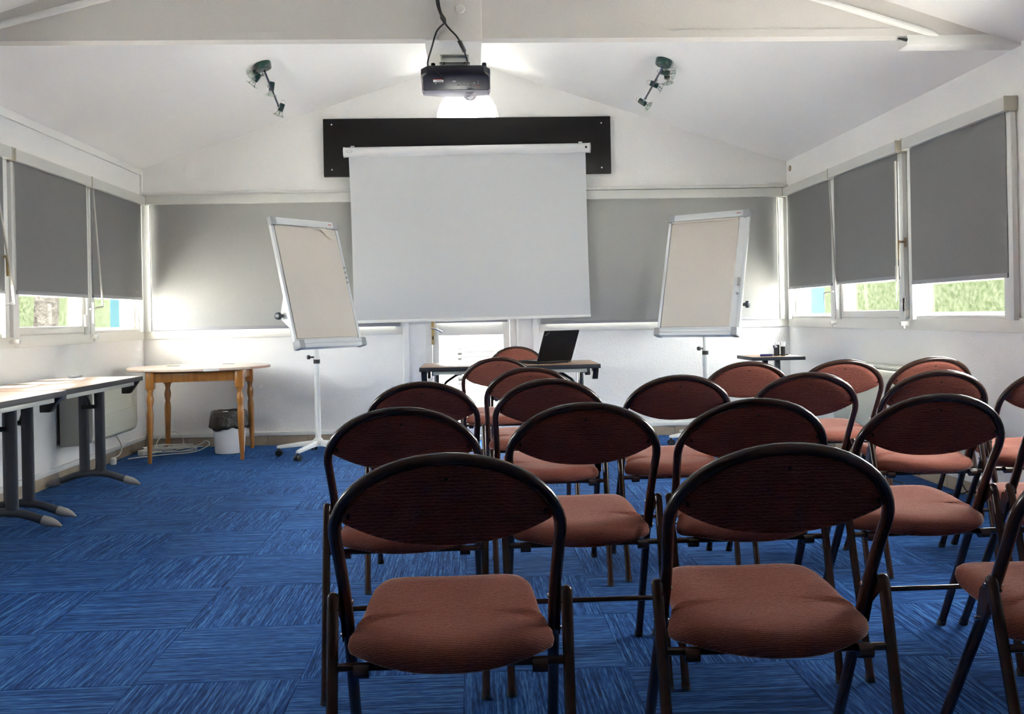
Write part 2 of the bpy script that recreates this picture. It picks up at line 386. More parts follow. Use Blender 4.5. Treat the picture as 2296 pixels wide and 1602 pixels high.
# ---- ceiling: two slopes
mb = MB()
for sx in (-1, 1):
    ov = 1.05 if sx < 0 else .45          # unseen eaves, lengths shaped to block skylight, longer on the left
    xe = XL-ov if sx < 0 else XR+ov
    ze = ceil_z(XL)-SL*ov
    mb.prism([(xe, ze), (XM, RIDGE), (XM, RIDGE+.12), (xe, ze+.12)], lambda p, q, t: Vector((p, t, q)), YB-.25, D+1.0)  # also run out past the gable, unseen, to shade the arch
ceiling = struct(obj('ceiling', mb, 'ceil', origin=(0, 3, RIDGE)))
# eaves bead on the left, vertical bead in the corner, dado lines
trim_1 = struct(obj('trim_1', MB().box(XL, XL+.018, YB, D, EAVE-.055, EAVE+.002), 'smooth', origin=(XL, 4, EAVE), bevel=.004))
trim_2 = struct(obj('trim_2', MB().box(XL, XL+.022, D-.022, D, 2.2, EAVE-.02), 'smooth', origin=(XL, D, 2.3), bevel=.006))
trim_3 = struct(obj('trim_3', MB().box(XL, XL+.014, YB, D-.014, .953, WB), 'frame', origin=(XL, 4, .99), bevel=.003))
trim_4 = struct(obj('trim_4', MB().box(XR-.014, XR, 4.55, D-.014, .953, WB), 'frame', origin=(XR, 6, .99), bevel=.003))
trim_5 = struct(obj('trim_5', MB().box(XL, -.60, D-.014, D, .953, WB-.005), 'frame', origin=(-1.7, D, .99), bevel=.003))
trim_6 = struct(obj('trim_6', MB().box(.60, XR, D-.014, D, .953, WB-.005), 'frame', origin=(1.7, D, .99), bevel=.003))
trim_7 = struct(obj('trim_7', MB().box(XL, XR, D-.03, D, 2.205, 2.235), 'smooth', origin=(0, D, 2.22), bevel=.005))
# post and dado end of the right wall, near the tie beam
trim_8 = struct(obj('trim_8', MB().box(XR-.03, XR, 4.44, 4.53, 0, 2.46), 'smooth', origin=(XR, 4.44, 0), bevel=.006))

# ---- skirting: tan tiles with a white cable duct above
def skirting(name, axis, wall, a0, a1, sgn):
    """axis 'x' or 'y' along the wall; sgn = direction into the room"""
    def bx(m_, d0, d1, p0, p1, z0, z1):
        lo, hi = sorted((wall+sgn*d0, wall+sgn*d1))
        if axis == 'y': m_.box(lo, hi, p0, p1, z0, z1)
        else: m_.box(p0, p1, lo, hi, z0, z1)
    g = MB(); bx(g, 0, .004, a0, a1, 0, .082)
    c = (wall, (a0+a1)/2, 0) if axis == 'y' else ((a0+a1)/2, wall, 0)
    root = struct(obj(name, g, 'grout', origin=c))
    n = max(1, round((a1-a0)/.333)); st = (a1-a0)/n; first = None
    for k in range(n):
        p = a0+(k+.5)*st
        if first is None:
            t = MB(); bx(t, .002, .010, -st/2+.0015, st/2-.0015, .002, .081)
            t.v = [v-Vector((wall, 0, 0)) if axis == 'y' else v-Vector((0, wall, 0)) for v in t.v]
            o = first = obj('skirting_tile', t, 'tile', root, bevel=.0015)
        else:
            o = first.copy(); COL.objects.link(o)
        o.location = (0, p-c[1], 0) if axis == 'y' else (p-c[0], 0, 0)
    d = MB(); bx(d, 0, .022, a0, a1, .084, .120)
    wpart('cable_duct', d, 'pvc', root, bevel=.003)
    return root
skirting('baseboard_back', 'x', D, XL+.022, -.42, -1)
b2 = skirting('baseboard_back', 'x', D, .42, XR-.022, -1)
skirting('baseboard_left', 'y', XL, 2.0, D, 1)
skirting('baseboard_right', 'y', XR, 2.0, D, -1)

# ---- frames of reference on the three walls: a = along the wall, n = into the room
def WL(a, n, z): return Vector((XL+n, a, z))
def WR(a, n, z): return Vector((XR-n, a, z))
def WBK(a, n, z): return Vector((a, D-n, z))
def wbox(mb, W, a0, a1, n0, n1, z0, z1):
    vs = [W(a, n, z) for z in (z0, z1) for n in (n0, n1) for a in (a0, a1)]
    mb.add(vs, [(0, 2, 3, 1), (4, 5, 7, 6), (0, 1, 5, 4), (2, 6, 7, 3), (0, 4, 6, 2), (1, 3, 7, 5)]); return mb

def ring_frame(mb, W, a0, a1, z0, z1, wd, n0, n1):
    wbox(mb, W, a0, a0+wd, n0, n1, z0, z1); wbox(mb, W, a1-wd, a1, n0, n1, z0, z1)
    wbox(mb, W, a0+wd, a1-wd, n0, n1, z0, z0+wd); wbox(mb, W, a0+wd, a1-wd, n0, n1, z1-wd, z1)
WIN = [0]
def window(W, a0, a1, z0=WB, z1=WT, sash=False, mull=None):
    WIN[0] += 1
    mb = MB(); ring_frame(mb, W, a0, a1, z0, z1, .018, -.065, .012)
    root = struct(obj('window_%d' % WIN[0], mb, 'frame', origin=W((a0+a1)/2, -.06, z0), bevel=.003))
    s = MB(); wd = .048 if sash else .03; nf = .022 if sash else -.012
    if mull:
        xs = [a0+.018] + mull + [a1-.018]
        for p, q in zip(xs, xs[1:]): ring_frame(s, W, p, q, z0+.012, z1-.012, .035, -.05, -.012)
    else: ring_frame(s, W, a0+.016, a1-.016, z0+.006, z1-.006, wd, -.05, nf)
    wpart('sash', s, 'frame', root, bevel=.004)
    g = MB(); wbox(g, W, a0+.03, a1-.03, -.034, -.028, z0+.02, z1-.02)
    wpart('pane', g, 'glass', root)
    return root
win_l = [window(WL, a, b, sash=(k in (1,))) for k, (a, b) in enumerate(L_OPEN)]
win_r = [window(WR, a, b, sash=(k == 1)) for k, (a, b) in enumerate(R_OPEN)]
wb1 = window(WBK, -2.78, -.60, mull=[-1.69]); wb2 = window(WBK, .60, 2.78, mull=[1.69])
# half-round window above the door
mb = MB(); n = 20
arc = lambda r: [(AC+r*cos(pi*k/n), AZ+r*sin(pi*k/n)) for k in range(n+1)]
o_, i_ = arc(AR+.005), arc(AR-.022)
for k in range(n):
    q = [o_[k], o_[k+1], i_[k+1], i_[k]]
    mb.prism(q, lambda p, q_, t: Vector((p, t, q_)), D+.05, D+.12)
mb.box(AC-AR, AC+AR, D+.05, D+.12, AZ-.33, AZ-.30)
WIN[0] += 1
warch = struct(obj('window_%d' % WIN[0], mb, 'pvc', origin=(AC, D+.08, AZ)))
wpart('pane', MB().prism(arc(AR-.005)+[(AC-AR+.005, AZ-.3), (AC+AR-.005, AZ-.3)], lambda p, q, t: Vector((p, t, q)), D+.08, D+.086), 'glass', warch)

# window furniture
def lever(root, W, a, n, z, m='bronze', rose=True):
    mb = MB()
    wbox(mb, W, a-.014, a+.014, n, n+.012, z-.032, z+.032)
    h = wpart('window_handle', mb, m, root, bevel=.004)
    g = MB().tube([W(a, n+.01, z+.005), W(a, n+.05, z+.005)], .008)
    g.tube(cat([W(a, n+.045, z+.012), W(a, n+.052, z-.02), W(a+.006, n+.052, z-.115)], 4), .0085)
    wpart('lever', g, m, h)
lever(win_r[1], WR, 5.755+.06, .022, 1.525)
lever(win_l[2], WL, 5.655-.02, .012, 1.51, 'brass')
for root, W, a in ((win_r[1], WR, 5.825), (win_l[1], WL, 6.815)):
    mb = MB(); wbox(mb, W, a-.018, a+.018, .022, .04, 1.075, 1.165)
    wpart('latch_block', mb, 'frame', root, bevel=.004)

# ---- door
mb = MB(); W = WBK
wbox(mb, W, -.40, -.345, -.10, .008, .03, WT); wbox(mb, W, .345, .40, -.10, .008, .03, WT); wbox(mb, W, -.345, .345, -.10, .008, WT-.05, WT)
wbox(mb, W, -.40, .40, -.10, .008, .0, .035)
door = struct(obj('door_1', mb, 'frame', origin=(0, D, 0), bevel=.003))
lf = MB()
wbox(lf, W, -.343, -.285, -.06, -.005, .04, WT-.055); wbox(lf, W, .285, .343, -.06, -.005, .04, WT-.055)
for z0, z1 in ((.04, .14), (.932, 1.055), (WT-.12, WT-.055)): wbox(lf, W, -.285, .285, -.06, -.005, z0, z1)
leaf = wpart('door_leaf', lf, 'frame', door, bevel=.004)
g = MB(); wbox(g, W, -.29, .29, -.038, -.032, .13, .94); wpart('pane', g, 'glass', leaf)
g = MB(); wbox(g, W, -.29, .29, -.038, -.032, 1.05, WT-.1); wpart('pane', g, 'glass', leaf)
mb = MB(); wbox(mb, W, -.350, -.325, .008, .014, .855, 1.065)
plate = wpart('door_handle', mb, 'brass', door, bevel=.002)
mb = MB().tube([W(-.342, .012, 1.0), W(-.342, .06, 1.0)], .008); mb.tube(cat([W(-.345, .055, 1.002), W(-.30, .06, .99), W(-.255, .058, .965)], 4), .007)
wpart('lever', mb, 'chrome', plate)
mb = MB(); wbox(mb, W, -.344, -.332, .0135, .0155, .90, .93); wpart('keyhole', mb, 'blackplastic', plate)
# pillars either side of the door
trim_9 = struct(obj('trim_9', MB().box(-.600, -.55, D-.035, D, .12, 2.12), 'smooth', origin=(-.57, D, .12), bevel=.004))
trim_10 = struct(obj('trim_10', MB().box(.55, .600, D-.035, D, .12, 2.12), 'smooth', origin=(.57, D, .12), bevel=.004))
trim_11 = struct(obj('trim_11', MB().box(.405, .425, D-.03, D, .12, 2.12), 'smooth', origin=(.41, D, .12), bevel=.004))

# ---- roof truss across the room
TY = 4.56
mb = MB()
mb.box(XL, XR, TY, TY+.075, 2.490, 2.53)
# infill up to the roof
mb.prism([(XL, 2.50), (XR, 2.50), (XR, EAVE+.01), (XM, RIDGE+.02), (XL, EAVE+.01)][0:0] or [(XL+.12, 2.505), (XR-.12, 2.505), (XM, RIDGE+.02)], lambda p, q, t: Vector((p, t, q)), TY+.004, TY+.071)
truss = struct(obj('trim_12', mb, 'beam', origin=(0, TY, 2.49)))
mb = MB()
for pts in ([(-2.47, 2.517), (-1.2, 2.845)], [(2.43, 2.490), (1.2, 2.862)]):
    (xa, za), (xb, zb) = pts
    mb.tube([(xa, TY+.002, za), (xa+(xb-xa)*.04, TY-.004, za+(zb-za)*.04), (xb, TY-.004, zb)], .017, 12, rad=[.008, .017, .017])
wpart('diagonal_brace', mb, 'smooth', truss)
mb = MB().box(-.130, .083, TY-.012, TY+.02, 2.478, RIDGE-.08)
wpart('king_post', mb, 'beam', truss, bevel=.004)
wpart('bolt_cover', MB().cyl((-.022, TY-.02, 2.635), (-.022, TY-.005, 2.635), .022, seg=20), 'beam', truss, bevel=.004)
mb = MB().box(-.205, .083, TY+.02, 5.35, 2.487, 2.515)
wpart('mounting_board', mb, 'smooth', truss, bevel=.003)
wpart('wall_haunch', MB().box(2.26, XR, TY-.006, TY+.10, 2.442, 2.497), 'smooth', truss, bevel=.006)
# conduit stub at the right end of the beam
wpart('cable_hole', MB().cyl((2.215, TY-.003, 2.478), (2.262, TY-.001, 2.470), .004, .009, seg=10), 'blackplastic', truss)

# ================================================================== OUTSIDE
struct(obj('ground', MB().box(-40, 40, -30, 60, -.4, -.25), 'paving', origin=(0, 0, -.3)))
def hedge(name, x0, x1, y0, y1, h, label):
    mb = MB(); nx, ny = max(2, int((x1-x0)/.12)), max(2, int((y1-y0)/.12)); nx, ny = min(nx, 90), min(ny, 150)
    rnd = random.Random(int(x0*10))
    # box surface, each sheet a jittered grid
    def sheet(fn, nu, nv):
        vs = []; fs = []
        for a in range(nu+1):
            for b in range(nv+1):
                v = fn(a/nu, b/nv); vs.append(v+Vector((rnd.uniform(-.035, .035), rnd.uniform(-.035, .035), rnd.uniform(-.035, .035))))
        for a in range(nu):
            for b in range(nv):
                i = a*(nv+1)+b; fs.append((i, i+1, i+nv+2, i+nv+1))
        mb.add(vs, fs)
    nz = int(h/.12)
    sheet(lambda u, v: Vector((x0, y0+(y1-y0)*u, -.25+(h+.25)*v)), ny, nz); sheet(lambda u, v: Vector((x1, y0+(y1-y0)*u, -.25+(h+.25)*v)), ny, nz)
    sheet(lambda u, v: Vector((x0+(x1-x0)*u, y0, -.25+(h+.25)*v)), nx, nz); sheet(lambda u, v: Vector((x0+(x1-x0)*u, y1, -.25+(h+.25)*v)), nx, nz)
    sheet(lambda u, v: Vector((x0+(x1-x0)*u, y0+(y1-y0)*v, h)), nx, ny)
    return tag(obj(name, mb, 'hedge', origin=((x0+x1)/2, (y0+y1)/2, -.25), sharp=180), label, 'hedge')
hedge('hedge', -8.6, -7.6, 8, 20.2, 3.1, 'clipped green hedge outside, seen below the blinds of the left wall')
hedge('hedge', 6.9, 7.9, 5, 18.2, 1.75, 'clipped green hedge outside, seen below the blinds of the right wall')
mb = MB().tube(cat([(-6.0, 13.1, -.25), (-6.02, 13.1, .6), (-5.97, 13.1, 1.6), (-6.0, 13.12, 3.2)], 5), .16, 14)
tag(obj('tree_trunk', mb, 'bark', origin=(-6, 13.1, -.25)), 'rough tree trunk standing outside the left window in front of the hedge', 'tree')
tag(obj('blue_post', MB().box(-3.72, -3.50, 9.55, 9.77, -.25, 2.4), 'blue_post', origin=(-3.6, 9.66, -.25), bevel=.008), 'sky-blue post outside, seen through the far left window', 'post')
tag(obj('blue_post', MB().box(3.50, 3.72, 9.38, 9.60, -.25, 2.4), 'blue_post', origin=(3.6, 9.5, -.25), bevel=.008), 'sky-blue post outside, seen through the far right window', 'post')
# slatted bench seen through the door
bench = thing('garden_bench', 'pale slatted garden bench outside the glazed door', 'bench', (.33, 13.2, -.25))
for k in range(6): obj('slat', MB().box(-.55, .55, -.02, .0, .45+.075*k, .50+.075*k), 'bench', bench, bevel=.004)
for k in range(4): obj('slat', MB().box(-.55, .55, -.12-.09*k, -.05-.09*k, .40, .42), 'bench', bench, bevel=.004)
for sx in (-.5, .5):
    obj('leg', MB().box(sx-.03, sx+.03, -.42, -.36, 0, .40), 'bench', bench); obj('leg', MB().box(sx-.03, sx+.03, -.0, .05, 0, .9), 'bench', bench)

# ================================================================== BLINDS
def blind(W, a0, a1, hem, slit0, slit1, label, near_cap=None, ztop=2.19, cass=.075, depth=.075, rod=None, n=.045, rails=(True, True), gap=(0, .009), group='grey roller blinds of the room'):
    root = thing('roller_blind', label, 'blind', W((a0+a1)/2, .0, ztop-.1), 0, group)
    c = MB(); wbox(c, W, a0, a1, .006, depth, ztop-cass, ztop); wpart('cassette', c, 'cassette', root, bevel=.006)
    for e in (0, 1):
        a = (a0-.006, a0) if e == 0 else (a1, a1+.006)
        k = MB(); wbox(k, W, a[0], a[1], .004, depth+.002, ztop-cass-.002, ztop+.002); wpart('end_cap', k, 'cap', root, bevel=.001)
    f0, f1 = a0+slit0, a1-slit1
    # fabric with a slight belly, a thin sheet
    fm = MB(); na, nz = 14, 8
    for side in (0, 1):
        pass
    g = [[(f0+(f1-f0)*i/na, n+.006*sin(pi*j/nz)*sin(pi*i/na*1.0), ztop-cass+.01+(hem-(ztop-cass+.01))*j/nz) for j in range(nz+1)] for i in range(na+1)]
    vs = [W(a, q, z) for r in g for a, q, z in r] + [W(a, q-.0012, z) for r in g for a, q, z in r]
    N = (na+1)*(nz+1); fs = []
    for i in range(na):
        for j in range(nz):
            p = i*(nz+1)+j; fs.append((p, p+1, p+nz+2, p+nz+1)); fs.append((N+p, N+p+nz+1, N+p+nz+2, N+p+1))
    fm.add(vs, fs)
    fb = wpart('fabric', fm, 'blind_lit' if W is WBK else 'blind', root, sharp=180)
    h = MB(); wbox(h, W, f0+.001, f1-.001, n-.006, n+.005, hem-.004, hem+.022); wpart('hem_bar', h, 'hem', root, bevel=.004)
    for e, on in enumerate(rails):
        if on:
            g_ = gap[e]
            p0, p1 = (a0+.001, f0-g_+(.045 if g_ == 0 else 0)) if e == 0 else (f1+g_-(.045 if g_ == 0 else 0), a1-.001)
            r = MB(); wbox(r, W, p0, p1, .012, .040, WB-.01, ztop-cass-.003); wpart('guide_rail', r, 'rail', root, bevel=.002)
    if rod: 
        for nm, pts, rr in rod:
            wpart(nm, MB().tube(pts, rr, 8), 'rod', root)
    return root
L2ROD = [('crank_rod', [WL(6.86, .085, 2.10), WL(6.863, .14, 1.225)], .007), ('crank_arm', [WL(6.863, .14, 1.225), WL(6.70, .115, 1.205)], .006), ('crank_grip', [WL(6.73, .125, 1.25), WL(6.73, .125, 1.10)], .009)]
L1ROD = [('crank_rod', [WL(5.42, .09, 2.09), WL(5.59, .115, 1.34)], .007), ('crank_grip', [WL(5.59, .115, 1.34), WL(5.61, .115, 1.225)], .011), ('crank_arm', [WL(5.61, .115, 1.235), WL(5.54, .09, 1.215)], .006)]
R1ROD = [('crank_rod', [WR(6.90, .085, 2.10), WR(6.80, .085, 1.10)], .007), ('crank_arm', [WR(6.85, .09, 1.235), WR(7.02, .095, 1.226)], .005), ('crank_grip', [WR(7.02, .095, 1.226), WR(7.01, .095, 1.11)], .006)]
R2ROD = [('crank_rod', [WR(5.77, .105, 2.05), WR(5.785, .10, 1.37)], .007), ('crank_grip', [WR(5.785, .10, 1.37), WR(5.785, .10, 1.27)], .011), ('crank_arm', [WR(5.785, .10, 1.265), WR(5.80, .10, 1.14)], .005)]
blind(WL, 6.885, 7.985, 1.297, .034, .040, 'grey roller blind on the left wall, the one next to the back corner', rod=L2ROD)
blind(WL, 5.745, 6.875, 1.292, .030, .050, 'grey roller blind on the left wall, second from the back corner', rod=None, n=.05)
lb3 = blind(WL, 4.57, 5.70, 1.292, .030, .060, 'left-wall roller blind at the picture edge, mostly its crank and rail showing', rod=L1ROD)
blind(WL, 2.98, 4.42, 1.40, .03, .03, 'grey roller blind on the left wall, out of view beside the camera')
blind(WR, 6.945, 7.985, 1.287, .040, .034, 'grey roller blind on the right wall, farthest, with a bright slit at its corner edge', rod=R1ROD)
blind(WR, 5.81, 6.935, 1.289, .034, .048, 'grey roller blind on the right wall, the middle one of three', rod=R2ROD, n=.055, depth=.085)
blind(WR, 2.98, 4.42, 1.70, .03, .03, 'grey roller blind on the right wall, out of view beside the camera')
blind(WR, 4.615, 5.745, 1.248, .040, .050, 'grey roller blind on the right wall, nearest and largest in view')
for y_, W_ in ((6.875, WL), (6.925, WR), (5.77, WR), (5.715, WL)):
    pass
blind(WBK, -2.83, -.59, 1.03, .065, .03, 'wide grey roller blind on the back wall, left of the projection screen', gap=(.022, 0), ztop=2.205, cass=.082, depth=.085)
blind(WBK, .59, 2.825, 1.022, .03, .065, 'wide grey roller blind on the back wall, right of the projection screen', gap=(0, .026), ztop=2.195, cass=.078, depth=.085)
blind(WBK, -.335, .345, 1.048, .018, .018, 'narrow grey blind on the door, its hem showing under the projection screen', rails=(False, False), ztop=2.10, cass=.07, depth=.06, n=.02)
# cord weights at the foot of the guide rails
for nm, p in (('left', WL(6.90, .06, 1.0)), ('far', WR(6.935, .06, .995)), ('mid', WR(5.765, .07, .995)), ('near', WL(5.735, .06, .995))):
    lab = {'left': 'small grey rail end clip on the left sill between two windows', 'far': 'small grey rail end clip on the right sill, farther one',
           'mid': 'small grey rail end clip on the right sill, nearer one', 'near': 'small grey rail end clip on the left sill at the picture edge'}[nm]
    mb = MB().cbox(p, (.05, .028, .028)); mb.cbox(p+Vector((0, .0, -.018)), (.016, .016, .03))
    tag(obj('rail_clip', mb, 'cassette', origin=p, bevel=.003), lab, 'clip')
# ventilation hole on the right wall
tag(obj('wall_plug', MB().cyl((XR-.006, 7.985, 2.366), (XR+.001, 7.985, 2.366), .026, seg=20), 'bronze', origin=(XR, 7.985, 2.366)), 'small dark round wall plug near the right back corner', 'plug')

# ================================================================== BOARD AND PROJECTION SCREEN
pb = thing('panel_board', 'long black board fixed across the gable above the projection screen', 'board', (0.005, D, 2.6))
wpart('panel', MB().box(-1.263, 1.275, D-.045, D-.001, 2.350, 2.858), 'black', pb, bevel=.002)
for sx, sz in ((-1.187, 2.806), (-1.19, 2.41), (1.192, 2.798), (1.19, 2.401)):
    wpart('screw', MB().cyl((sx, D-.050, sz), (sx, D-.044, sz), .0075, seg=14), 'chrome', pb)
tilt = .0079
sT = Matrix.Translation(Vector((.002, 7.955, 2.555))) @ Matrix.Rotation(-tilt, 4, 'Y')
def sv(mb): mb.v = [sT @ v for v in mb.v]; return mb
ps = thing('projection_screen', 'white pull-down projection screen hanging in front of the black board', 'screen', sT.translation)
prof = [(.046*cos(2*pi*k/20), .043*sin(2*pi*k/20)) for k in range(20)]
mb = MB().prism([(p, q) for p, q in prof], lambda p, q, t: Vector((t, p, q)), -1.068, 1.068)
wpart('case', sv(mb), 'screencase', ps)
for sx in (-1, 1):
    mb = MB().prism([(p*1.06, q*1.06) for p, q in prof], lambda p, q, t: Vector((t, p, q)), sx*1.068, sx*1.078)
    wpart('end_cap', sv(mb), 'greyplastic' if sx > 0 else 'screencase', ps)
for sx in (-1.0, .99):
    wpart('hanger', sv(MB().box(sx-.018, sx+.018, -.01, .075, .036, .056)), 'chrome', ps, bevel=.002)
mb = MB(); na, nz = 12, 10; vs = []; fs = []
for yy in (0, -.0015):
    for i in range(na+1):
        for j in range(nz+1):
            u, v = i/na, j/nz; hw = 1.035 - .006*sin(pi*v)
            vs.append(Vector((-hw+2*hw*u+.006*v, -.004+yy+.004*sin(pi*u)*v, -.034-(1.441)*v)))
N = (na+1)*(nz+1)
for i in range(na):
    for j in range(nz):
        p = i*(nz+1)+j; fs += [(p, p+1, p+nz+2, p+nz+1), (N+p, N+p+nz+1, N+p+nz+2, N+p+1)]
wpart('screen_fabric', sv(mb.add(vs, fs)), 'screen', ps, sharp=180)
wpart('bottom_bar', sv(MB().box(-1.031, 1.043, -.014, .006, -1.492, -1.466)), 'pvc', ps, bevel=.006)
wpart('pull_lock', sv(MB().cyl((1.035, -.052, .0), (1.035, -.044, .0), .010, seg=16)), 'blackplastic', ps)
# oval maker's badge, faint
mb = MB(); e = [(.028*cos(2*pi*k/24), .011*sin(2*pi*k/24)) for k in range(24)]; e2 = [(p*.86, q*.72) for p, q in e]
for k in range(24):
    j = (k+1) % 24; mb.add([Vector((x-1.025, -.0470, z-.002)) for x, z in (e[k], e[j], e2[j], e2[k])], [(0, 1, 2, 3)])
wpart('badge', sv(mb), 'dot', ps)

# ================================================================== FLIP CHARTS
def flipchart(label, bc, phi, tau, H, Wd, hub, a_pad, magnets, star0, torn):
    n = Vector((sin(phi), -cos(phi), 0)); r = Vector((cos(phi), sin(phi), 0))
    up = Vector((0, 0, cos(tau)))-n*sin(tau); nn = (n*cos(tau)+Vector((0, 0, sin(tau))))
    bc = Vector(bc)
    B = lambda a, b, c: bc + r*a + up*b + nn*c
    def bbox(mb, a0, a1, b0, b1, c0, c1):
        mb.add([B(a, b, c) for c in (c0, c1) for b in (b0, b1) for a in (a0, a1)], [(0, 2, 3, 1), (4, 5, 7, 6), (0, 1, 5, 4), (2, 6, 7, 3), (0, 4, 6, 2), (1, 3, 7, 5)]); return mb
    t = thing('flip_chart', label, 'flip chart', (hub[0], hub[1], 0))
    h = Wd/2
    wpart('whiteboard', bbox(MB(), -h+.012, h-.012, .02, H-.01, -.014, .0), 'whiteboard', t, bevel=.001)
    for sx in (-1, 1):
        a0, a1 = (-h, -h+.026) if sx < 0 else (h-.026, h)
        wpart('side_rail', bbox(MB(), a0, a1, .02, H-.015, -.018, .012), 'alu', t, bevel=.004)
    wpart('clamp_bar', bbox(MB(), -h+.05, h-.05, H-.055, H+.003, -.004, .024), 'alu', t, bevel=.007)
    tray = wpart('pen_tray', bbox(bbox(MB(), -h+.035, h-.035, -.012, .022, -.015, .06), -h+.035, h-.035, .02, .05, .045, .062), 'alu', t, bevel=.006)
    for sx in (-1, 1):
        a0, a1 = (-h-.004, -h+.055) if sx < 0 else (h-.055, h+.004)
        wpart('corner_cap', bbox(MB(), a0, a1, H-.062, H+.006, -.02, .027), 'greyplastic', t, bevel=.01)
        wpart('corner_cap', bbox(MB(), a0, a1, -.016, .056, -.02, .064), 'greyplastic', t, bevel=.012)
    # paper pad: a stack with the top sheet bowed a little
    mb = MB(); na, nb = 8, 10; g = []
    for c0 in (.0, 1):
        for i in range(na+1):
            for j in range(nb+1):
                u, v = i/na, j/nb
                cc = .0015 if c0 == 0 else .010+.005*sin(pi*v)*(.5+.5*u)
                g.append(B(a_pad[0]+(a_pad[1]-a_pad[0])*u, .075+(H-.135)*v, cc))
    N = (na+1)*(nb+1); fs = []
    for i in range(na):
        for j in range(nb):
            p = i*(nb+1)+j; fs += [(p, p+1, p+nb+2, p+nb+1), (N+p, N+p+nb+1, N+p+nb+2, N+p+1)]
    for j in range(nb):
        fs += [(j, N+j, N+j+1, j+1), (na*(nb+1)+j, na*(nb+1)+j+1, N+na*(nb+1)+j+1, N+na*(nb+1)+j)]
    for i in range(na):
        fs += [(i*(nb+1), (i+1)*(nb+1), N+(i+1)*(nb+1), N+i*(nb+1))]
    pad = wpart('paper_pad', mb.add(g, fs), 'pad', t, sharp=30)
    if torn:
        f = MB().add([B(.135, H-.058, .024), B(.20, H-.060, .026), B(.238, H-.168, .050), B(.205, H-.150, .032)], [(0, 1, 2, 3)])
        f.add([B(.0, H-.058, .024), B(.15, H-.078, .030), B(.15, H-.068, .026), B(.0, H-.050, .022)], [(0, 1, 2, 3)])
        wpart('torn_flap', f, 'pad', pad)
    else:
        wpart('rolled_edge', MB().tube([B(a_pad[0]+.005, H-.068, .022), B(a_pad[1]-.005, H-.070, .024)], .010, 10), 'pad', pad)
    for a, b in magnets:
        wpart('magnet', MB().cyl(B(a, b, .008), B(a, b, .018), .011, seg=14), 'greyplastic', t)
    wpart('print_mark', bbox(MB(), h-.11, h-.075, H-.028, H-.022, .0235, .0245), 'redlabel', t)
    # bracket and pole
    for sx in (-1, 1):
        mb = MB().prism([(.12, -.016), (.52, -.016), (.31, -.135), (.26, -.135)], lambda p, q, tt: B(tt, p, q), sx*(h-.05), sx*(h-.046))
        br = wpart('tilt_bracket', mb, 'whitemetal', t)
        wpart('knob', MB().cyl(B(sx*(h-.046), .29, -.115), B(sx*(h-.01), .29, -.115), .012, .016, seg=14).cyl(B(sx*(h-.012), .29, -.115), B(sx*(h+.014), .29, -.115), .030, .027, seg=20), 'bluegreyknob', br, bevel=.003)
    wpart('cross_tube', MB().cyl(B(-h+.05, .29, -.115), B(h-.05, .29, -.115), .014, seg=14), 'whitemetal', t)
    top = B(0, .29, -.115)
    wpart('pole', MB().cyl((hub[0], hub[1], .12), (hub[0], hub[1], .66), .0235, seg=18), 'whitemetal', t)
    wpart('inner_pole', MB().tube([(hub[0], hub[1], .62), (hub[0], hub[1], top.z-.10), (top.x, top.y, top.z)], .0185, 16), 'whitemetal', t)
    cl = wpart('height_clamp', MB().cyl((hub[0], hub[1], .645), (hub[0], hub[1], .80), .0255, seg=18), 'whitemetal', t, bevel=.004)
    wpart('clamp_knob', MB().cyl((hub[0]-.02, hub[1]-.01, .795), (hub[0]-.06, hub[1]-.03, .795), .007, seg=10).cyl((hub[0]-.052, hub[1]-.025, .795), (hub[0]-.068, hub[1]-.034, .795), .017, seg=14), 'blackplastic', cl)
    wpart('sticker', MB().cyl((hub[0], hub[1], .742), (hub[0], hub[1], .775), .0262, seg=18), 'blackplastic', cl)
    # five-star base on castors
    base = wpart('base_hub', MB().lathe([(.034, .075), (.040, .08), (.040, .125), (.028, .14)], 20, (hub[0], hub[1], 0)), 'whitemetal', t)
    for k in range(5):
        an = star0+k*2*pi/5; dx, dy = cos(an), sin(an); px, py = -dy, dx; rs = []
        for d, hw, zt, zb in ((.02, .022, .122, .082), (.16, .019, .108, .074), (.31, .015, .088, .062), (.335, .010, .082, .066)):
            rs.append([Vector((hub[0]+dx*d+px*q, hub[1]+dy*d+py*q, z)) for q, z in ((-hw, zb), (hw, zb), (hw*.7, zt), (-hw*.7, zt))])
        lg = wpart('base_leg', MB().rings(rs), 'whitemetal', t, bevel=.003)
        cx, cy = hub[0]+dx*.318, hub[1]+dy*.318
        mb = MB().cyl((cx-px*.024, cy-py*.024, .026), (cx-px*.006, cy-py*.006, .026), .026, seg=14).cyl((cx+px*.006, cy+py*.006, .026), (cx+px*.024, cy+py*.024, .026), .026, seg=14).cyl((cx, cy, .03), (cx, cy, .07), .009, seg=10)
        wpart('castor', mb, 'blackplastic', lg)
    return t
flipchart('white flip chart on castors standing left of the projection screen, torn paper at its top', (-1.114, 7.211, .881), .9, .271, 1.053, .70, (-1.25, 7.40), (-.315, .318),
          [(.328, .66), (.328, .62), (.328, .575), (.328, .535)], radians(178), True)
flipchart('white flip chart on castors standing right of the projection screen, plain paper pad', (1.838, 7.326, .907), -.666, .289, 1.062, .72, (1.945, 7.48), (-.325, .272),
          [(.317, .47), (.318, .445), (.319, .42), (.316, .345)], radians(190), False)

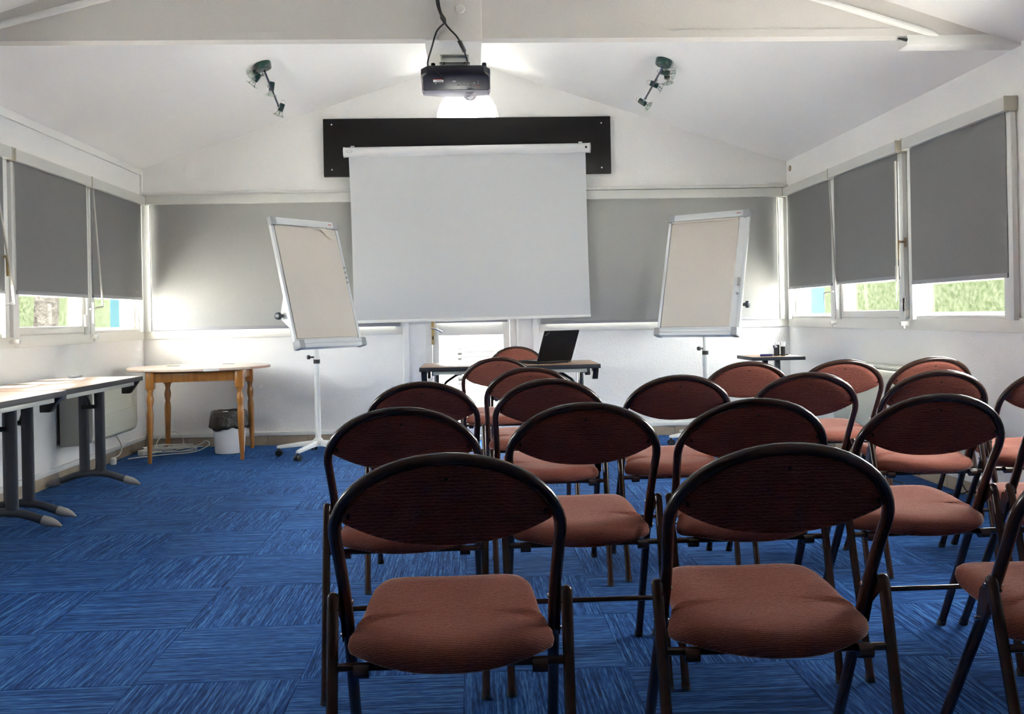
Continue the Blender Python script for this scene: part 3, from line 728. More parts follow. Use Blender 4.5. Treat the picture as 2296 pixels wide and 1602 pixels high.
# ================================================================== TABLES
def fold_table(label, loc, rz, L, Wd, H=.735, group=None, brackets=True, name='folding_table'):
    t = thing(name, label, 'table', loc, rz, group)
    hx, hy = L/2, Wd/2
    obj('tabletop', MB().box(-hx+.006, hx-.006, -hy+.006, hy-.006, H-.024, H), 'laminate', t, bevel=.001)
    mb = MB()
    mb.box(-hx, hx, -hy, -hy+.006, H-.031, H-.001); mb.box(-hx, hx, hy-.006, hy, H-.031, H-.001)
    mb.box(-hx, -hx+.006, -hy+.006, hy-.006, H-.031, H-.001); mb.box(hx-.006, hx, -hy+.006, hy-.006, H-.031, H-.001)
    obj('edge_band', mb, 'edge', t, bevel=.002)
    for sy in (-1, 1):
        obj('rail', MB().box(-hx+.10, hx-.10, sy*(hy-.035)-.012, sy*(hy-.035)+.012, H-.058, H-.024), 'railgrey', t, bevel=.002)
    for sx in (-1, 1):
        x = sx*(hx-.115)
        obj('leg_beam', MB().box(x-.025, x+.025, -hy+.05, hy-.05, H-.065, H-.025), 'charcoal', t, bevel=.003)
        for sy in (-1, 1):
            y = sy*.052
            ov = [(x+.018*cos(2*pi*k/14), y+.034*sin(2*pi*k/14)) for k in range(14)]
            obj('leg_post', MB().prism(ov, lambda p, q, tt: Vector((p, q, tt)), .075, H-.06), 'charcoal', t)
        pts = cat([(x, -.30+.02, .030), (x, -.21, .052), (x, -.10, .088), (x, 0, .098), (x, .10, .088), (x, .21, .052), (x, .28, .030)], 4)
        n = len(pts); ft = obj('foot', MB().tube(pts[4:-4], .023, 12), 'charcoal', t)
        for seg_ in (pts[:5], pts[-5:][::-1]):
            d = (seg_[0]-seg_[-1]).normalized()
            obj('foot_tip', MB().tube([seg_[4], seg_[2], seg_[0], seg_[0]+d*.03-Vector((0, 0, .006))], .02, 12, rad=[.0265, .0255, .018, .006]), 'greytip', ft)
        obj('fold_brace', MB().tube([(x-sx*.02, 0, H-.20), (x-sx*.07, 0, H-.13), (x-sx*.20, 0, H-.045)], .011, 8).cyl((x-sx*.03, -.05, H-.19), (x-sx*.03, .05, H-.19), .014, seg=10), 'blackplastic', t)
    if brackets:
        for sx in (-1, 1):
            for sy in (-1, 1):
                x0, x1 = sorted((sx*(hx-.012), sx*(hx-.055)))
                mb = MB().prism([(sy*(hy-.010), H-.031), (sy*(hy-.072), H-.115), (sy*(hy-.125), H-.115), (sy*(hy-.125), H-.031)], lambda p, q, tt: Vector((tt, p, q)), x0, x1)
                obj('corner_bracket', mb, 'blackplastic', t, bevel=.004)
    return t
fold_table('beech-topped folding table along the left wall, the farther one near the round table', (-2.545, 5.70, 0), pi/2, 1.22, .60, group=None)
fold_table('beech-topped folding table along the left wall, the nearer one cut by the picture edge', (-2.515, 4.465, 0), pi/2, 1.22, .60, group=None)
desk = fold_table('presenter\'s folding table in front of the glazed door, carrying the laptop', (.285, 6.97, 0), -.01, 1.33, .66, H=.730)

# papers on the left tables
def sheet(x, y, z, rz, sx, sy, label, m='paper', name='paper_sheet'):
    mb = MB(); mt = Matrix.Translation((x, y, z)) @ Matrix.Rotation(rz, 4, 'Z')
    n = 4; vs = []; fs = []
    for k in (0, 1):
        for i in range(n+1):
            for j in range(n+1):
                u, v = i/n-.5, j/n-.5
                vs.append(mt @ Vector((u*sx, v*sy, .0008*k+.004*max(0, u*v*2))))
    N = (n+1)**2
    for i in range(n):
        for j in range(n):
            p = i*(n+1)+j; fs += [(p, p+1, p+n+2, p+n+1), (N+p, N+p+n+1, N+p+n+2, N+p+1)]
    return tag(obj(name, mb.add(vs, fs), m, origin=(x, y, z), sharp=180), label, 'paper')
sheet(-2.70, 6.08, .7355, .25, .297, .21, 'white paper sheet on the farther left table, nearest its far end')
sheet(-2.66, 5.75, .7355, -.2, .297, .21, 'white paper sheet on the farther left table, middle of three')
sheet(-2.72, 5.45, .7355, .1, .297, .21, 'white paper sheet on the farther left table, nearest the camera')
tag(obj('remote_control', MB().box(-2.68, -2.63, 6.16, 6.27, .7385, .754), 'greyplastic', origin=(-2.65, 6.2, .7385), bevel=.005), 'small dark grey box lying by the papers on the left table', 'box')

# oval wooden table
RT = thing('oval_table', 'honey wooden table with turned legs and a pale oval top, back left corner', 'table', (-2.23, 7.55, 0), 0)
rot = Matrix.Rotation(.115, 4, 'Z')
ztop = .735
mb = MB(); N = 48; e = lambda s: [(s*.565*cos(2*pi*k/N), s*.47*sin(2*pi*k/N)) for k in range(N)]
mb.rings([[Vector((p, q, z)) for p, q in e(s)] for s, z in ((.985, ztop-.022), (1, ztop-.018), (1, ztop-.004), (.992, ztop))])
obj('tabletop', mb, 'pinetop', RT).rotation_euler = (0, 0, .06)
for a0, a1, m_ in ((-.62, .02, 'pinkedge'), (-1.33, -1.12, 'paper'), (.02, .10, 'paper')):
    mb = MB(); n = 10
    P = [(.567*cos(a0+(a1-a0)*k/n), .472*sin(a0+(a1-a0)*k/n)) for k in range(n+1)]
    mb.add([Vector((p*s, q*s, z)) for s in (1.0, .99) for z in (ztop-.021, ztop-.003) for p, q in P], [(k, k+1, n+1+k+1, n+1+k) for k in range(n)])
    o = obj('edge_tape', mb, m_, RT); o.rotation_euler = (0, 0, .06)
for p, q in ((-.24, .10), (.17, .25)):
    obj('slot_plate', MB().box(p-.05, p+.05, q-.012, q+.012, ztop, ztop+.002), 'edge', RT)
legs = [(-.315, -.345), (.345, -.300), (.305, .345), (-.345, .31)]
legs = [(-2.505+2.23, 7.20-7.55), (-1.842+2.23, 7.285-7.55), (-1.915+2.23, 7.915-7.55), (-2.585+2.23, 7.85-7.55)]
prof = [(.0145, 0), (.016, .02), (.0185, .10), (.0225, .22), (.0255, .33), (.0265, .375), (.022, .415), (.0175, .432), (.021, .445), (.0265, .475), (.0265, .50), (.020, .530), (.0185, .545), (.024, .565), (.0262, .580)]
for px, py in legs:
    out = Vector((px, py, 0)).normalized()*.018
    lg = MB().lathe([(r, z) for r, z in prof], 20)
    lg.v = [Vector((v.x+px+out.x*(1-v.z/.7), v.y+py+out.y*(1-v.z/.7), v.z)) for v in lg.v]
    obj('leg', lg, 'pine', RT)
    o = obj('leg_block', MB().box(-.031, .031, -.031, .031, .578, ztop-.024), 'pine', RT, bevel=.004); o.location = (px, py, 0); o.rotation_euler = (0, 0, .115)
for k in range(4):
    a, b = Vector((*legs[k], 0)), Vector((*legs[(k+1) % 4], 0)); d = (b-a).normalized(); nrm = Vector((-d.y, d.x, 0))
    mb = MB().add([p+nrm*q+Vector((0, 0, z)) for z in (.628, ztop-.024) for q in (-.011, .011) for p in (a+d*.03, b-d*.03)], [(0, 2, 3, 1), (4, 5, 7, 6), (0, 1, 5, 4), (2, 6, 7, 3), (0, 4, 6, 2), (1, 3, 7, 5)])
    obj('apron', mb, 'pine', RT, bevel=.002)

# bin with a black bag
bn = thing('waste_bin', 'white plastic waste bin with a black bag folded over its rim under the oval table', 'bin', (-2.035, 7.70, 0))
obj('bucket', MB().lathe([(.112, .0), (.118, .004), (.140, .30), (.138, .335), (.130, .335), (.108, .012)], 36), 'white', bn)
mb = MB(); rs = []; rb = random.Random(3)
ph = [rb.uniform(0, 6.28) for _ in range(5)]
def wob(a, s): return s*(sin(3*a+ph[0])+.7*sin(5*a+ph[1])+.6*sin(9*a+ph[2])+.4*sin(14*a+ph[3]))
for r, z, s, sz in ((.105, .20, .001, 0), (.128, .335, .002, .002), (.134, .352, .003, .004), (.144, .345, .003, .004), (.150, .30, .005, .004), (.158, .235, .007, .006), (.160, .215, .008, .012), (.147, .205, .005, .012)):
    rs.append([Vector(((r+wob(a, s))*cos(a), (r+wob(a, s))*sin(a), z+wob(a+1, sz*.6))) for a in [2*pi*k/48 for k in range(48)]])
obj('bin_bag', mb.rings(rs, cap0=False, cap1=False), 'bag', bn, sharp=180)

# small side table with pens, right back corner
SX, SY, SH = 2.40, 7.20, .735
st = thing('side_table', 'small dark-edged side table in the back right corner, pen pots on it', 'table', (SX, SY, 0))
obj('tabletop', MB().box(-.205, .205, -.20, .20, SH-.022, SH), 'laminate', st, bevel=.001)
mb = MB()
mb.box(-.211, .211, -.206, -.20, SH-.028, SH); mb.box(-.211, .211, .20, .206, SH-.028, SH); mb.box(.205, .211, -.20, .20, SH-.028, SH); mb.box(-.211, -.205, -.20, .20, SH-.028, SH)
obj('edge_band', mb, 'edge', st, bevel=.002)
for px in (-.045, .055): obj('post', MB().box(px-.02, px+.02, -.02, .02, .05, SH-.022), 'charcoal', st, bevel=.004)
obj('foot', MB().tube(cat([(-.20, 0, .02), (-.1, 0, .05), (0, 0, .06), (.1, 0, .05), (.20, 0, .02)], 4), .02, 10), 'charcoal', st)
obj('foot', MB().tube(cat([(0, -.20, .02), (0, -.1, .05), (0, 0, .06), (0, .1, .05), (0, .20, .02)], 4), .02, 10), 'charcoal', st)
def pot(x, y, r, h, pens, label, pn):
    p = thing('pen_pot', label, 'pot', (x, y, SH), 0, 'pen pots on the side table')
    obj('cup', MB().lathe([(r*.96, 0), (r, .002), (r, h), (r*.86, h), (r*.84, .008)], 20), 'pencup', p)
    for k, (dx, dy, lean, hh, m_) in enumerate(pens):
        tag(obj('marker_pen', MB().tube([(x+dx*.5, y+dy*.5, SH+.012), (x+dx, y+dy, SH+hh)], .005, 8).tube([(x+dx, y+dy, SH+hh-.022), (x+dx*1.06, y+dy*1.06, SH+hh)], .0068, 8), m_, origin=(x, y, SH+.012)), pn[k], 'pen', 'pens standing in the pots')
pot(2.425, 7.14, .0150, .068, [(-.014, 0, 0, .085, 'bluecap'), (.006, .004, 0, .080, 'white')], 'leftmost and lowest of three black pen pots on the side table', ['blue-capped pen leaning left out of the leftmost pen pot', 'short white pen in the leftmost pen pot'])
pot(2.452, 7.17, .0130, .088, [(-.012, 0, 0, .110, 'white'), (.001, .003, 0, .109, 'white')], 'middle and tallest of three black pen pots on the side table', ['white pen leaning left out of the tallest pen pot', 'upright white pen in the tallest pen pot'])
pot(2.480, 7.13, .0175, .075, [(-.012, 0, 0, .112, 'white'), (.006, .003, 0, .109, 'white'), (.014, 0, 0, .112, 'white')], 'rightmost and widest of three black pen pots on the side table', ['white pen leaning left out of the rightmost pen pot', 'upright white pen in the rightmost pen pot', 'white pen leaning right out of the rightmost pen pot'])
tag(obj('marker_pen', MB().tube([(2.285, 7.10, SH+.010), (2.375, 7.08, SH+.010)], .0095, 10), 'bluecap', origin=(2.33, 7.09, SH)), 'thick dark blue marker lying left of the pen pots', 'pen')
tag(obj('ruler', MB().box(2.36, 2.56, 7.235, 7.265, SH, SH+.008), 'blackplastic', origin=(2.46, 7.25, SH), bevel=.001), 'flat black ruler lying behind the pen pots', 'ruler')

# ================================================================== HEATERS
hl = thing('storage_heater', 'cream storage heater low on the left wall behind the folding table', 'heater', (-2.74, 6.78, .26))
P = [(XL+.03, .25), (-2.66, .262), (-2.625, .285), (-2.615, .33), (-2.615, .60), (-2.635, .645), (XL+.03, .65)]
wpart('body', MB().prism(P, lambda p, q, t: Vector((p, t, q)), 6.38, 7.22), 'creamheater', hl, bevel=.006)
wpart('side_panel', MB().prism([(p+(.004 if p > -2.7 else 0), q) for p, q in P], lambda p, q, t: Vector((p, t, q)), 6.366, 6.384), 'greyheater', hl, bevel=.004)
wpart('back_plate', MB().box(XL, XL+.032, 6.40, 7.20, .27, .63), 'darkheater', hl)
for k in range(3): wpart('front_crease', MB().box(-2.616, -2.6125, 6.42, 7.18, .36+.09*k, .364+.09*k), 'creamheater', hl)
hr = thing('storage_heater', 'cream storage heater low on the right wall behind the chairs', 'heater', (2.75, 5.9, .26))
P = [(XR-.03, .25), (2.70, .262), (2.645, .30), (2.635, .34), (2.635, .655), (2.655, .69), (XR-.03, .715)]
wpart('body', MB().prism(P, lambda p, q, t: Vector((p, t, q)), 5.28, 6.53), 'creamheater', hr, bevel=.006)
wpart('side_panel', MB().prism([(p-(.004 if p < 2.7 else 0), q) for p, q in P], lambda p, q, t: Vector((p, t, q)), 5.266, 5.284), 'greyheater', hr, bevel=.004)
wpart('back_plate', MB().box(XR-.032, XR-.003, 5.30, 6.50, .27, .70), 'darkheater', hr)
wpart('grille', MB().box(2.69, 2.80, 5.60, 6.2, .700, .712), 'railgrey', hr)
# socket and duct on the left wall
tag(obj('wall_socket', MB().box(XL, XL+.012, 6.985, 7.065, .122, .20), 'pvc', origin=(XL, 7.02, .16), bevel=.003), 'white wall socket above the skirting on the left wall', 'socket')

# ================================================================== CABLES
strip = thing('power_strip', 'cream power strip on the carpet in the back left corner', 'power strip', (-2.70, 7.72, 0))
wpart('body', MB().cbox((0, 0, .024), (.055, .24, .044)), 'cream_cable', strip, bevel=.006).rotation_euler = (0, 0, -.35)
strip.children[0].location = (0, 0, 0); 
mesh = strip.children[0].data
for v in mesh.vertices: v.co += Vector(strip.location)
rb = random.Random(8)
pts = []
for k in range(46):
    a = k*.78; r_ = .13+.055*sin(k*1.7); pts.append((-2.52+1.25*r_*cos(a)+rb.uniform(-.03, .03), 7.76+.62*r_*sin(a)+rb.uniform(-.02, .02), .012+.028*abs(sin(k*.9))+.0007*k))
pts = [(-2.70, 7.60, .03)] + pts + [(-2.36, 7.78, .05), (-2.26, 7.80, .09), (-2.22, 7.74, .06), (-2.33, 7.70, .012), (-2.52, 7.62, .008), (-2.70, 7.50, .007), (-2.77, 7.42, .007)]
tag(obj('extension_cable', MB().tube(cat(pts, 4), .0045, 6), 'cream_cable', origin=(-2.52, 7.76, 0)), 'tangled cream extension cable on the carpet under the oval table', 'cable')
tag(obj('looped_cable', MB().tube(cat([(-2.70, 7.83, .03), (-2.66, 7.86, .12), (-2.55, 7.86, .165), (-2.47, 7.84, .13), (-2.46, 7.82, .05), (-2.50, 7.80, .03)], 6), .0045, 6), 'cream_cable', origin=(-2.6, 7.85, 0)), 'cream cable standing up in a loop behind the power strip', 'cable')
pl = thing('mains_plug', 'cream mains plug lying by the left skirting', 'plug', (-2.80, 7.20, 0))
obj('body', MB().lathe([(.021, -.025), (.024, -.01), (.024, .018), (.012, .03)], 14, (0, 0, .025), None), 'cream_cable', pl)
tag(obj('heater_cable', MB().tube(cat([(-2.80, 7.215, .05), (-2.79, 7.30, .06), (-2.81, 7.40, .11), (-2.835, 7.36, .20), (-2.84, 7.20, .27), (-2.82, 7.17, .30)], 6), .0045, 6), 'cream_cable', origin=(-2.81, 7.3, 0)), 'white cable hanging from the left heater down to the plug', 'cable')
tag(obj('floor_cable', MB().tube(cat([(2.845, 5.02, .10), (2.83, 5.12, .02), (2.74, 5.20, .006), (2.62, 5.36, .006), (2.66, 5.55, .006), (2.55, 5.75, .006), (2.42, 5.68, .006)], 6), .0048, 6), 'black_cable', origin=(2.7, 5.3, 0)), 'black cable lying on the carpet by the right wall', 'cable')
tag(obj('hanging_cable', MB().tube(cat([(2.846, 5.25, .27), (2.845, 5.22, .14), (2.842, 5.14, .04), (2.838, 5.04, .035), (2.84, 4.96, .10), (2.845, 4.92, .20)], 6), .0048, 6), 'black_cable', origin=(2.84, 5.1, 0)), 'black cable hanging in a loop under the right heater', 'cable')

# ================================================================== LAPTOP
lt = thing('laptop', 'open black laptop on the presenter\'s table, its lid turned to the camera', 'laptop', (.625, 6.85, .7305), radians(33))
# local: x along hinge, y toward the user
obj('keyboard_base', MB().box(-.165, .165, -.0, .235, .004, .024), 'laptop', lt, bevel=.004)
obj('key_deck', MB().box(-.15, .15, .02, .13, .024, .0255), 'keys', lt)
tl = radians(24); LM = Matrix.Translation((0, .0, .02)) @ Matrix.Rotation(tl, 4, 'X')
mb = MB().box(-.165, .165, -.006, .006, 0, .250); mb.v = [LM @ v for v in mb.v]
lid = obj('lid', mb, 'laptop', lt, bevel=.004)
mb = MB().box(-.15, .15, .0062, .0072, .018, .235); mb.v = [LM @ v for v in mb.v]
obj('display', mb, 'blackplastic', lid)
for sx in (-.12, .12): obj('hinge', MB().cyl((sx-.02, .002, .02), (sx+.02, .002, .02), .008, seg=10), 'blackplastic', lt)
for px, py in ((-.14, .02), (.14, .02), (-.14, .21), (.14, .21)): obj('foot', MB().cyl((px, py, 0), (px, py, .006), .009, seg=8), 'rubber', lt)
cu = bpy.data.curves.new('logo', 'FONT'); cu.body = 'ThinkPad'; cu.size = .0115; cu.extrude = .0004; cu.align_x = 'CENTER'; cu.align_y = 'CENTER'
co = bpy.data.objects.new('logo', cu); COL.objects.link(co)
dg = bpy.context.evaluated_depsgraph_get(); me = bpy.data.meshes.new_from_object(co.evaluated_get(dg)); bpy.data.objects.remove(co); bpy.data.curves.remove(cu)
TM = LM @ Matrix.Translation((-.138, -.0066, .226)) @ Matrix.Rotation(pi/2, 4, 'X') @ Matrix.Rotation(radians(42), 4, 'Z')
me.transform(TM); me.name = 'logo'; me.materials.append(M['chrome'])
lo = bpy.data.objects.new('logo', me); COL.objects.link(lo); lo.parent = lid

# ================================================================== PROJECTOR
PX, PY, PZ = -.055, 4.90, 2.39
pj = thing('projector', 'black ceiling projector hanging upside down from the tie beam on a metal bracket', 'projector', (PX, PY, PZ))
PT = Matrix.Translation((0, 0, 0)) @ Matrix.Rotation(radians(-13), 4, 'X')
def pv(mb): mb.v = [PT @ v for v in mb.v]; return mb
# plan outline, rear edge toward the camera (y-), front toward the screen, slightly bowed
def plan(s, r0, r1):
    P = [(-.150, -.118), (.150, -.118), (.183, -.085), (.186, .10), (.178, .125), (.09, .141), (0, .146), (-.09, .141), (-.178, .125), (-.186, .10), (-.183, -.085)]
    return [(p*s, q*s) for p, q in P]
mb = MB().rings([[Vector((p, q, z)) for p, q in plan(s, 0, 0)] for s, z in ((.97, .004), (1, -.002), (1, -.034), (.955, -.044), (.93, -.046))])
body = obj('body', pv(mb), 'projector', pj, sharp=40)
front = [(-.187, .075), (-.181, .127), (-.09, .143), (0, .148), (.09, .143), (.181, .127), (.187, .075), (.172, .070), (.09, .062), (0, .060), (-.09, .062), (-.172, .070)]
mb = MB().prism(front, lambda p, q, t: Vector((p, q, t)), -.0478, -.004)
obj('front_bezel', pv(mb), 'silver', pj, bevel=.003)
mb = MB().tube([(.075, .085, -.020), (.075, .162, -.026)], .045, 24, rad=[.040, .040]); lensb = obj('lens_housing', pv(mb), 'silver', pj, bevel=.004)
mb = MB().tube([(.075, .150, -.025), (.075, .168, -.0265)], .030, 24); obj('lens', pv(mb), 'lens', lensb)
mb = MB().lathe([(.018, -.058), (.016, -.0645), (.008, -.066)], 16, (.075, .118, 0)); obj('focus_ring', pv(mb), 'alu', lensb)
for sx in (-.118, .152): obj('rear_foot', pv(MB().cyl((sx, -.095, -.002), (sx, -.095, .024), .012, seg=12)), 'blackplastic', pj)
obj('label_sticker', pv(MB().box(-.120, -.066, -.055, -.030, -.0475, -.0462)), 'paper', pj)
obj('sticker_band', pv(MB().box(-.120, -.066, -.062, -.055, -.0475, -.0462)), 'redlabel', pj)
obj('sticker_print', pv(MB().box(-.104, -.074, -.048, -.038, -.0482, -.0474)), 'dot', pj)
for (bx_, by_, mm) in ((.015, .045, 'dot'), (.036, .045, 'dot'), (.055, .045, 'dot'), (.078, .045, 'dot'), (.098, .012, 'cap'), (.118, -.005, 'dot'), (.118, .018, 'dot'), (.118, .043, 'redlabel'), (-.108, .015, 'dot'), (-.062, .045, 'dot')):
    obj('control_button', pv(MB().prism([(bx_-.005, by_-.03), (bx_, by_-.0355), (bx_+.005, by_-.03), (bx_, by_-.0245)], lambda p, q, t: Vector((p, q, t)), -.0485, -.0462)), mm, pj)
obj('print_mark', pv(MB().box(-.018, .0, -.045, -.030, -.0472, -.0462)), 'dot', pj)
for sx in (-.176, .176): obj('corner_screw', pv(MB().cyl((sx, .092, -.0465), (sx, .092, -.0495), .004, seg=8)), 'chrome', pj)
# bracket
wx0, wx1 = -.135+.055, .017+.055
br = obj('ceiling_bracket', MB().box(wx0, wx1, -.08, .05, .092, .0965), 'railgrey', pj, bevel=.001)
for sx in (wx0+.006, wx1-.006):
    for yy in (-.07, .03): obj('threaded_rod', MB().cyl((sx, yy, .002), (sx, yy, .096), .0035, seg=8), 'chrome', br)
    obj('side_strap', MB().box(sx-.002, sx+.002, -.075, .04, .05, .095), 'railgrey', br)
obj('middle_plate', MB().box(wx0-.004, wx1+.004, -.08, .04, .050, .055), 'screw', br)
obj('lower_arms', MB().tube([(wx0-.005, -.07, .030), (wx0+.05, -.06, .020), (wx1-.05, -.06, .020), (wx1+.02, -.07, .031)], .006, 8), 'screw', br)
for sx in (wx0+.02, wx1-.02): obj('bolt', MB().cyl((sx, -.084, .054), (sx, -.084, .040), .006, seg=8), 'screw', br)
# cables in front of the king post
tag(obj('projector_cable', MB().tube(cat([(-.131, TY-.03, 2.73), (-.128, TY-.035, 2.66), (-.118, TY-.035, 2.61), (-.098, TY-.04, 2.565), (-.140, TY-.03, 2.52), (-.170, TY+.03, 2.455), (-.195, TY+.14, 2.42), (-.196, TY+.19, 2.405), (-.175, TY+.205, 2.392), (-.15, TY+.212, 2.375), (-.12, TY+.24, 2.35)], 6), .0048, 8), 'black_cable', origin=(-.15, TY, 2.5)), 'black projector cable looping down on the left side of the king post', 'cable')
tag(obj('projector_cable', MB().tube(cat([(-.141, TY-.03, 2.73), (-.138, TY-.035, 2.66), (-.124, TY-.035, 2.61), (-.102, TY-.032, 2.563), (-.078, TY-.032, 2.53), (-.040, TY-.034, 2.487), (-.012, TY+.05, 2.458), (.003, TY+.14, 2.438), (.008, TY+.20, 2.435)], 6), .0048, 8), 'black_cable', origin=(-.05, TY, 2.5)), 'black projector cable with a connector running down across the king post', 'cable')
for o_ in [x for x in bpy.data.objects if x.name == 'projector_cable.001']:
    wpart('connector', MB().tube([(-.030, TY-.008, 2.476), (-.006, TY+.075, 2.450)], .011, 10), 'blackplastic', o_, bevel=.002)
tag(obj('cable_tie', MB().tube([(-.117, TY-.036, 2.588), (-.098, TY-.036, 2.557)], .009, 10), 'black_cable', origin=(-.1, TY, 2.57)), 'black wrap binding the projector cables where they fork', 'cable tie')

# ================================================================== CEILING SPOTLIGHTS
def spot_bar(label, bx_, by_, sgn, heads):
    """base plate on the sloping ceiling, a bar, and swivelling lamp heads"""
    zc = ceil_z(bx_); t = thing('spotlight_bar', label, 'lamp', (bx_, by_, zc))
    nrm = Vector((-SL if bx_ < 0 else SL, 0, -1)).normalized() * 1.0
    nrm = Vector((SL, 0, -1)).normalized() if bx_ < 0 else Vector((-SL, 0, -1)).normalized()
    q = Vector((0, 0, -1)).rotation_difference(nrm).to_matrix().to_4x4()
    mb = MB().lathe([(.060, .0), (.062, -.006), (.056, -.040), (.050, -.046), (.02, -.048)], 28); mb.v = [q @ v for v in mb.v]
    obj('base', mb, 'green', t)
    a = Vector((0, .0, 0))+nrm*.05; b = Vector(heads[-1][0])-Vector((bx_, by_, zc)); b = b
    bar_end = Vector((heads[-1][3])) - Vector((bx_, by_, zc))
    bar = obj('bar', MB().tube([a+nrm*.004, a+(bar_end-a)*.08+nrm*.012, bar_end], .0075, 10), 'navy', t)
    for (c, d, ln, j) in heads:
        c = Vector(c)-Vector((bx_, by_, zc)); d = Vector(d).normalized(); j = Vector(j)-Vector((bx_, by_, zc))
        QM = Matrix.Translation(c) @ Vector((0, 0, 1)).rotation_difference(d).to_matrix().to_4x4()
        def hv(m_): m_.v = [QM @ v for v in m_.v]; return m_
        hd = obj('lamp_head', hv(MB().lathe([(.016, -.034), (.0205, -.032), (.0205, .028), (.018, .030)], 18)), 'green', t)
        obj('swivel_arm', MB().tube([j, j+(c-j)*.5+nrm*.005, c-d*.01], .006, 8).ball(j, .012, 10, 6), 'railgrey', t)
        obj('wire_loop', hv(MB().tube(cat([(-.014, 0, -.03), (-.016, 0, -.05), (0, 0, -.064), (.016, 0, -.05), (.014, 0, -.03)], 5), .0018, 6)), 'chrome', hd)
        obj('bulb', hv(MB().lathe([(.006, .028), (.008, .034), (.008, .046), (.003, .054)], 12)), 'lens', hd)
        for s in (-1, 1, 0):
            ex, ey = (s*.030, 0) if s else (0, .03)
            obj('wire_arm', hv(MB().tube([(ex*.45, ey*.45, .026), (ex, ey, .062)], .0017, 6).ball((ex, ey, .063), .0036, 8, 5)), 'screw', hd)
        obj('glass_disc', hv(MB().lathe([(.006, .063), (.043, .063), (.045, .0645), (.043, .066), (.006, .066)], 28)), 'lens', hd)
    return t
spot_bar('dark green ceiling spotlight bar left of the projector', -1.432, 6.46, -1,
         [((-1.500, 6.60, 2.845), (-.62, .15, -.72), 1, (-1.452, 6.58, 2.860)), ((-1.478, 6.52, 2.872), (-.45, -.35, -.45), 1, (-1.445, 6.50, 2.866)),
          ((-1.452, 6.86, 2.846), (-.12, -.05, -1), 1, (-1.470, 6.84, 2.842)), ((-1.462, 7.24, 2.775), (-.35, -.05, -1), 1, (-1.478, 7.22, 2.782))])
spot_bar('dark green ceiling spotlight bar right of the projector', 1.425, 6.46, 1,
         [((1.470, 6.60, 2.842), (.1, -.1, -1), 1, (1.462, 6.58, 2.868)), ((1.452, 6.56, 2.848), (.85, -.45, -.35), 1, (1.440, 6.54, 2.868)),
          ((1.432, 6.86, 2.838), (.92, -.05, -.40), 1, (1.442, 6.83, 2.862)), ((1.412, 7.24, 2.793), (.72, -.35, -.62), 1, (1.428, 7.20, 2.812))])

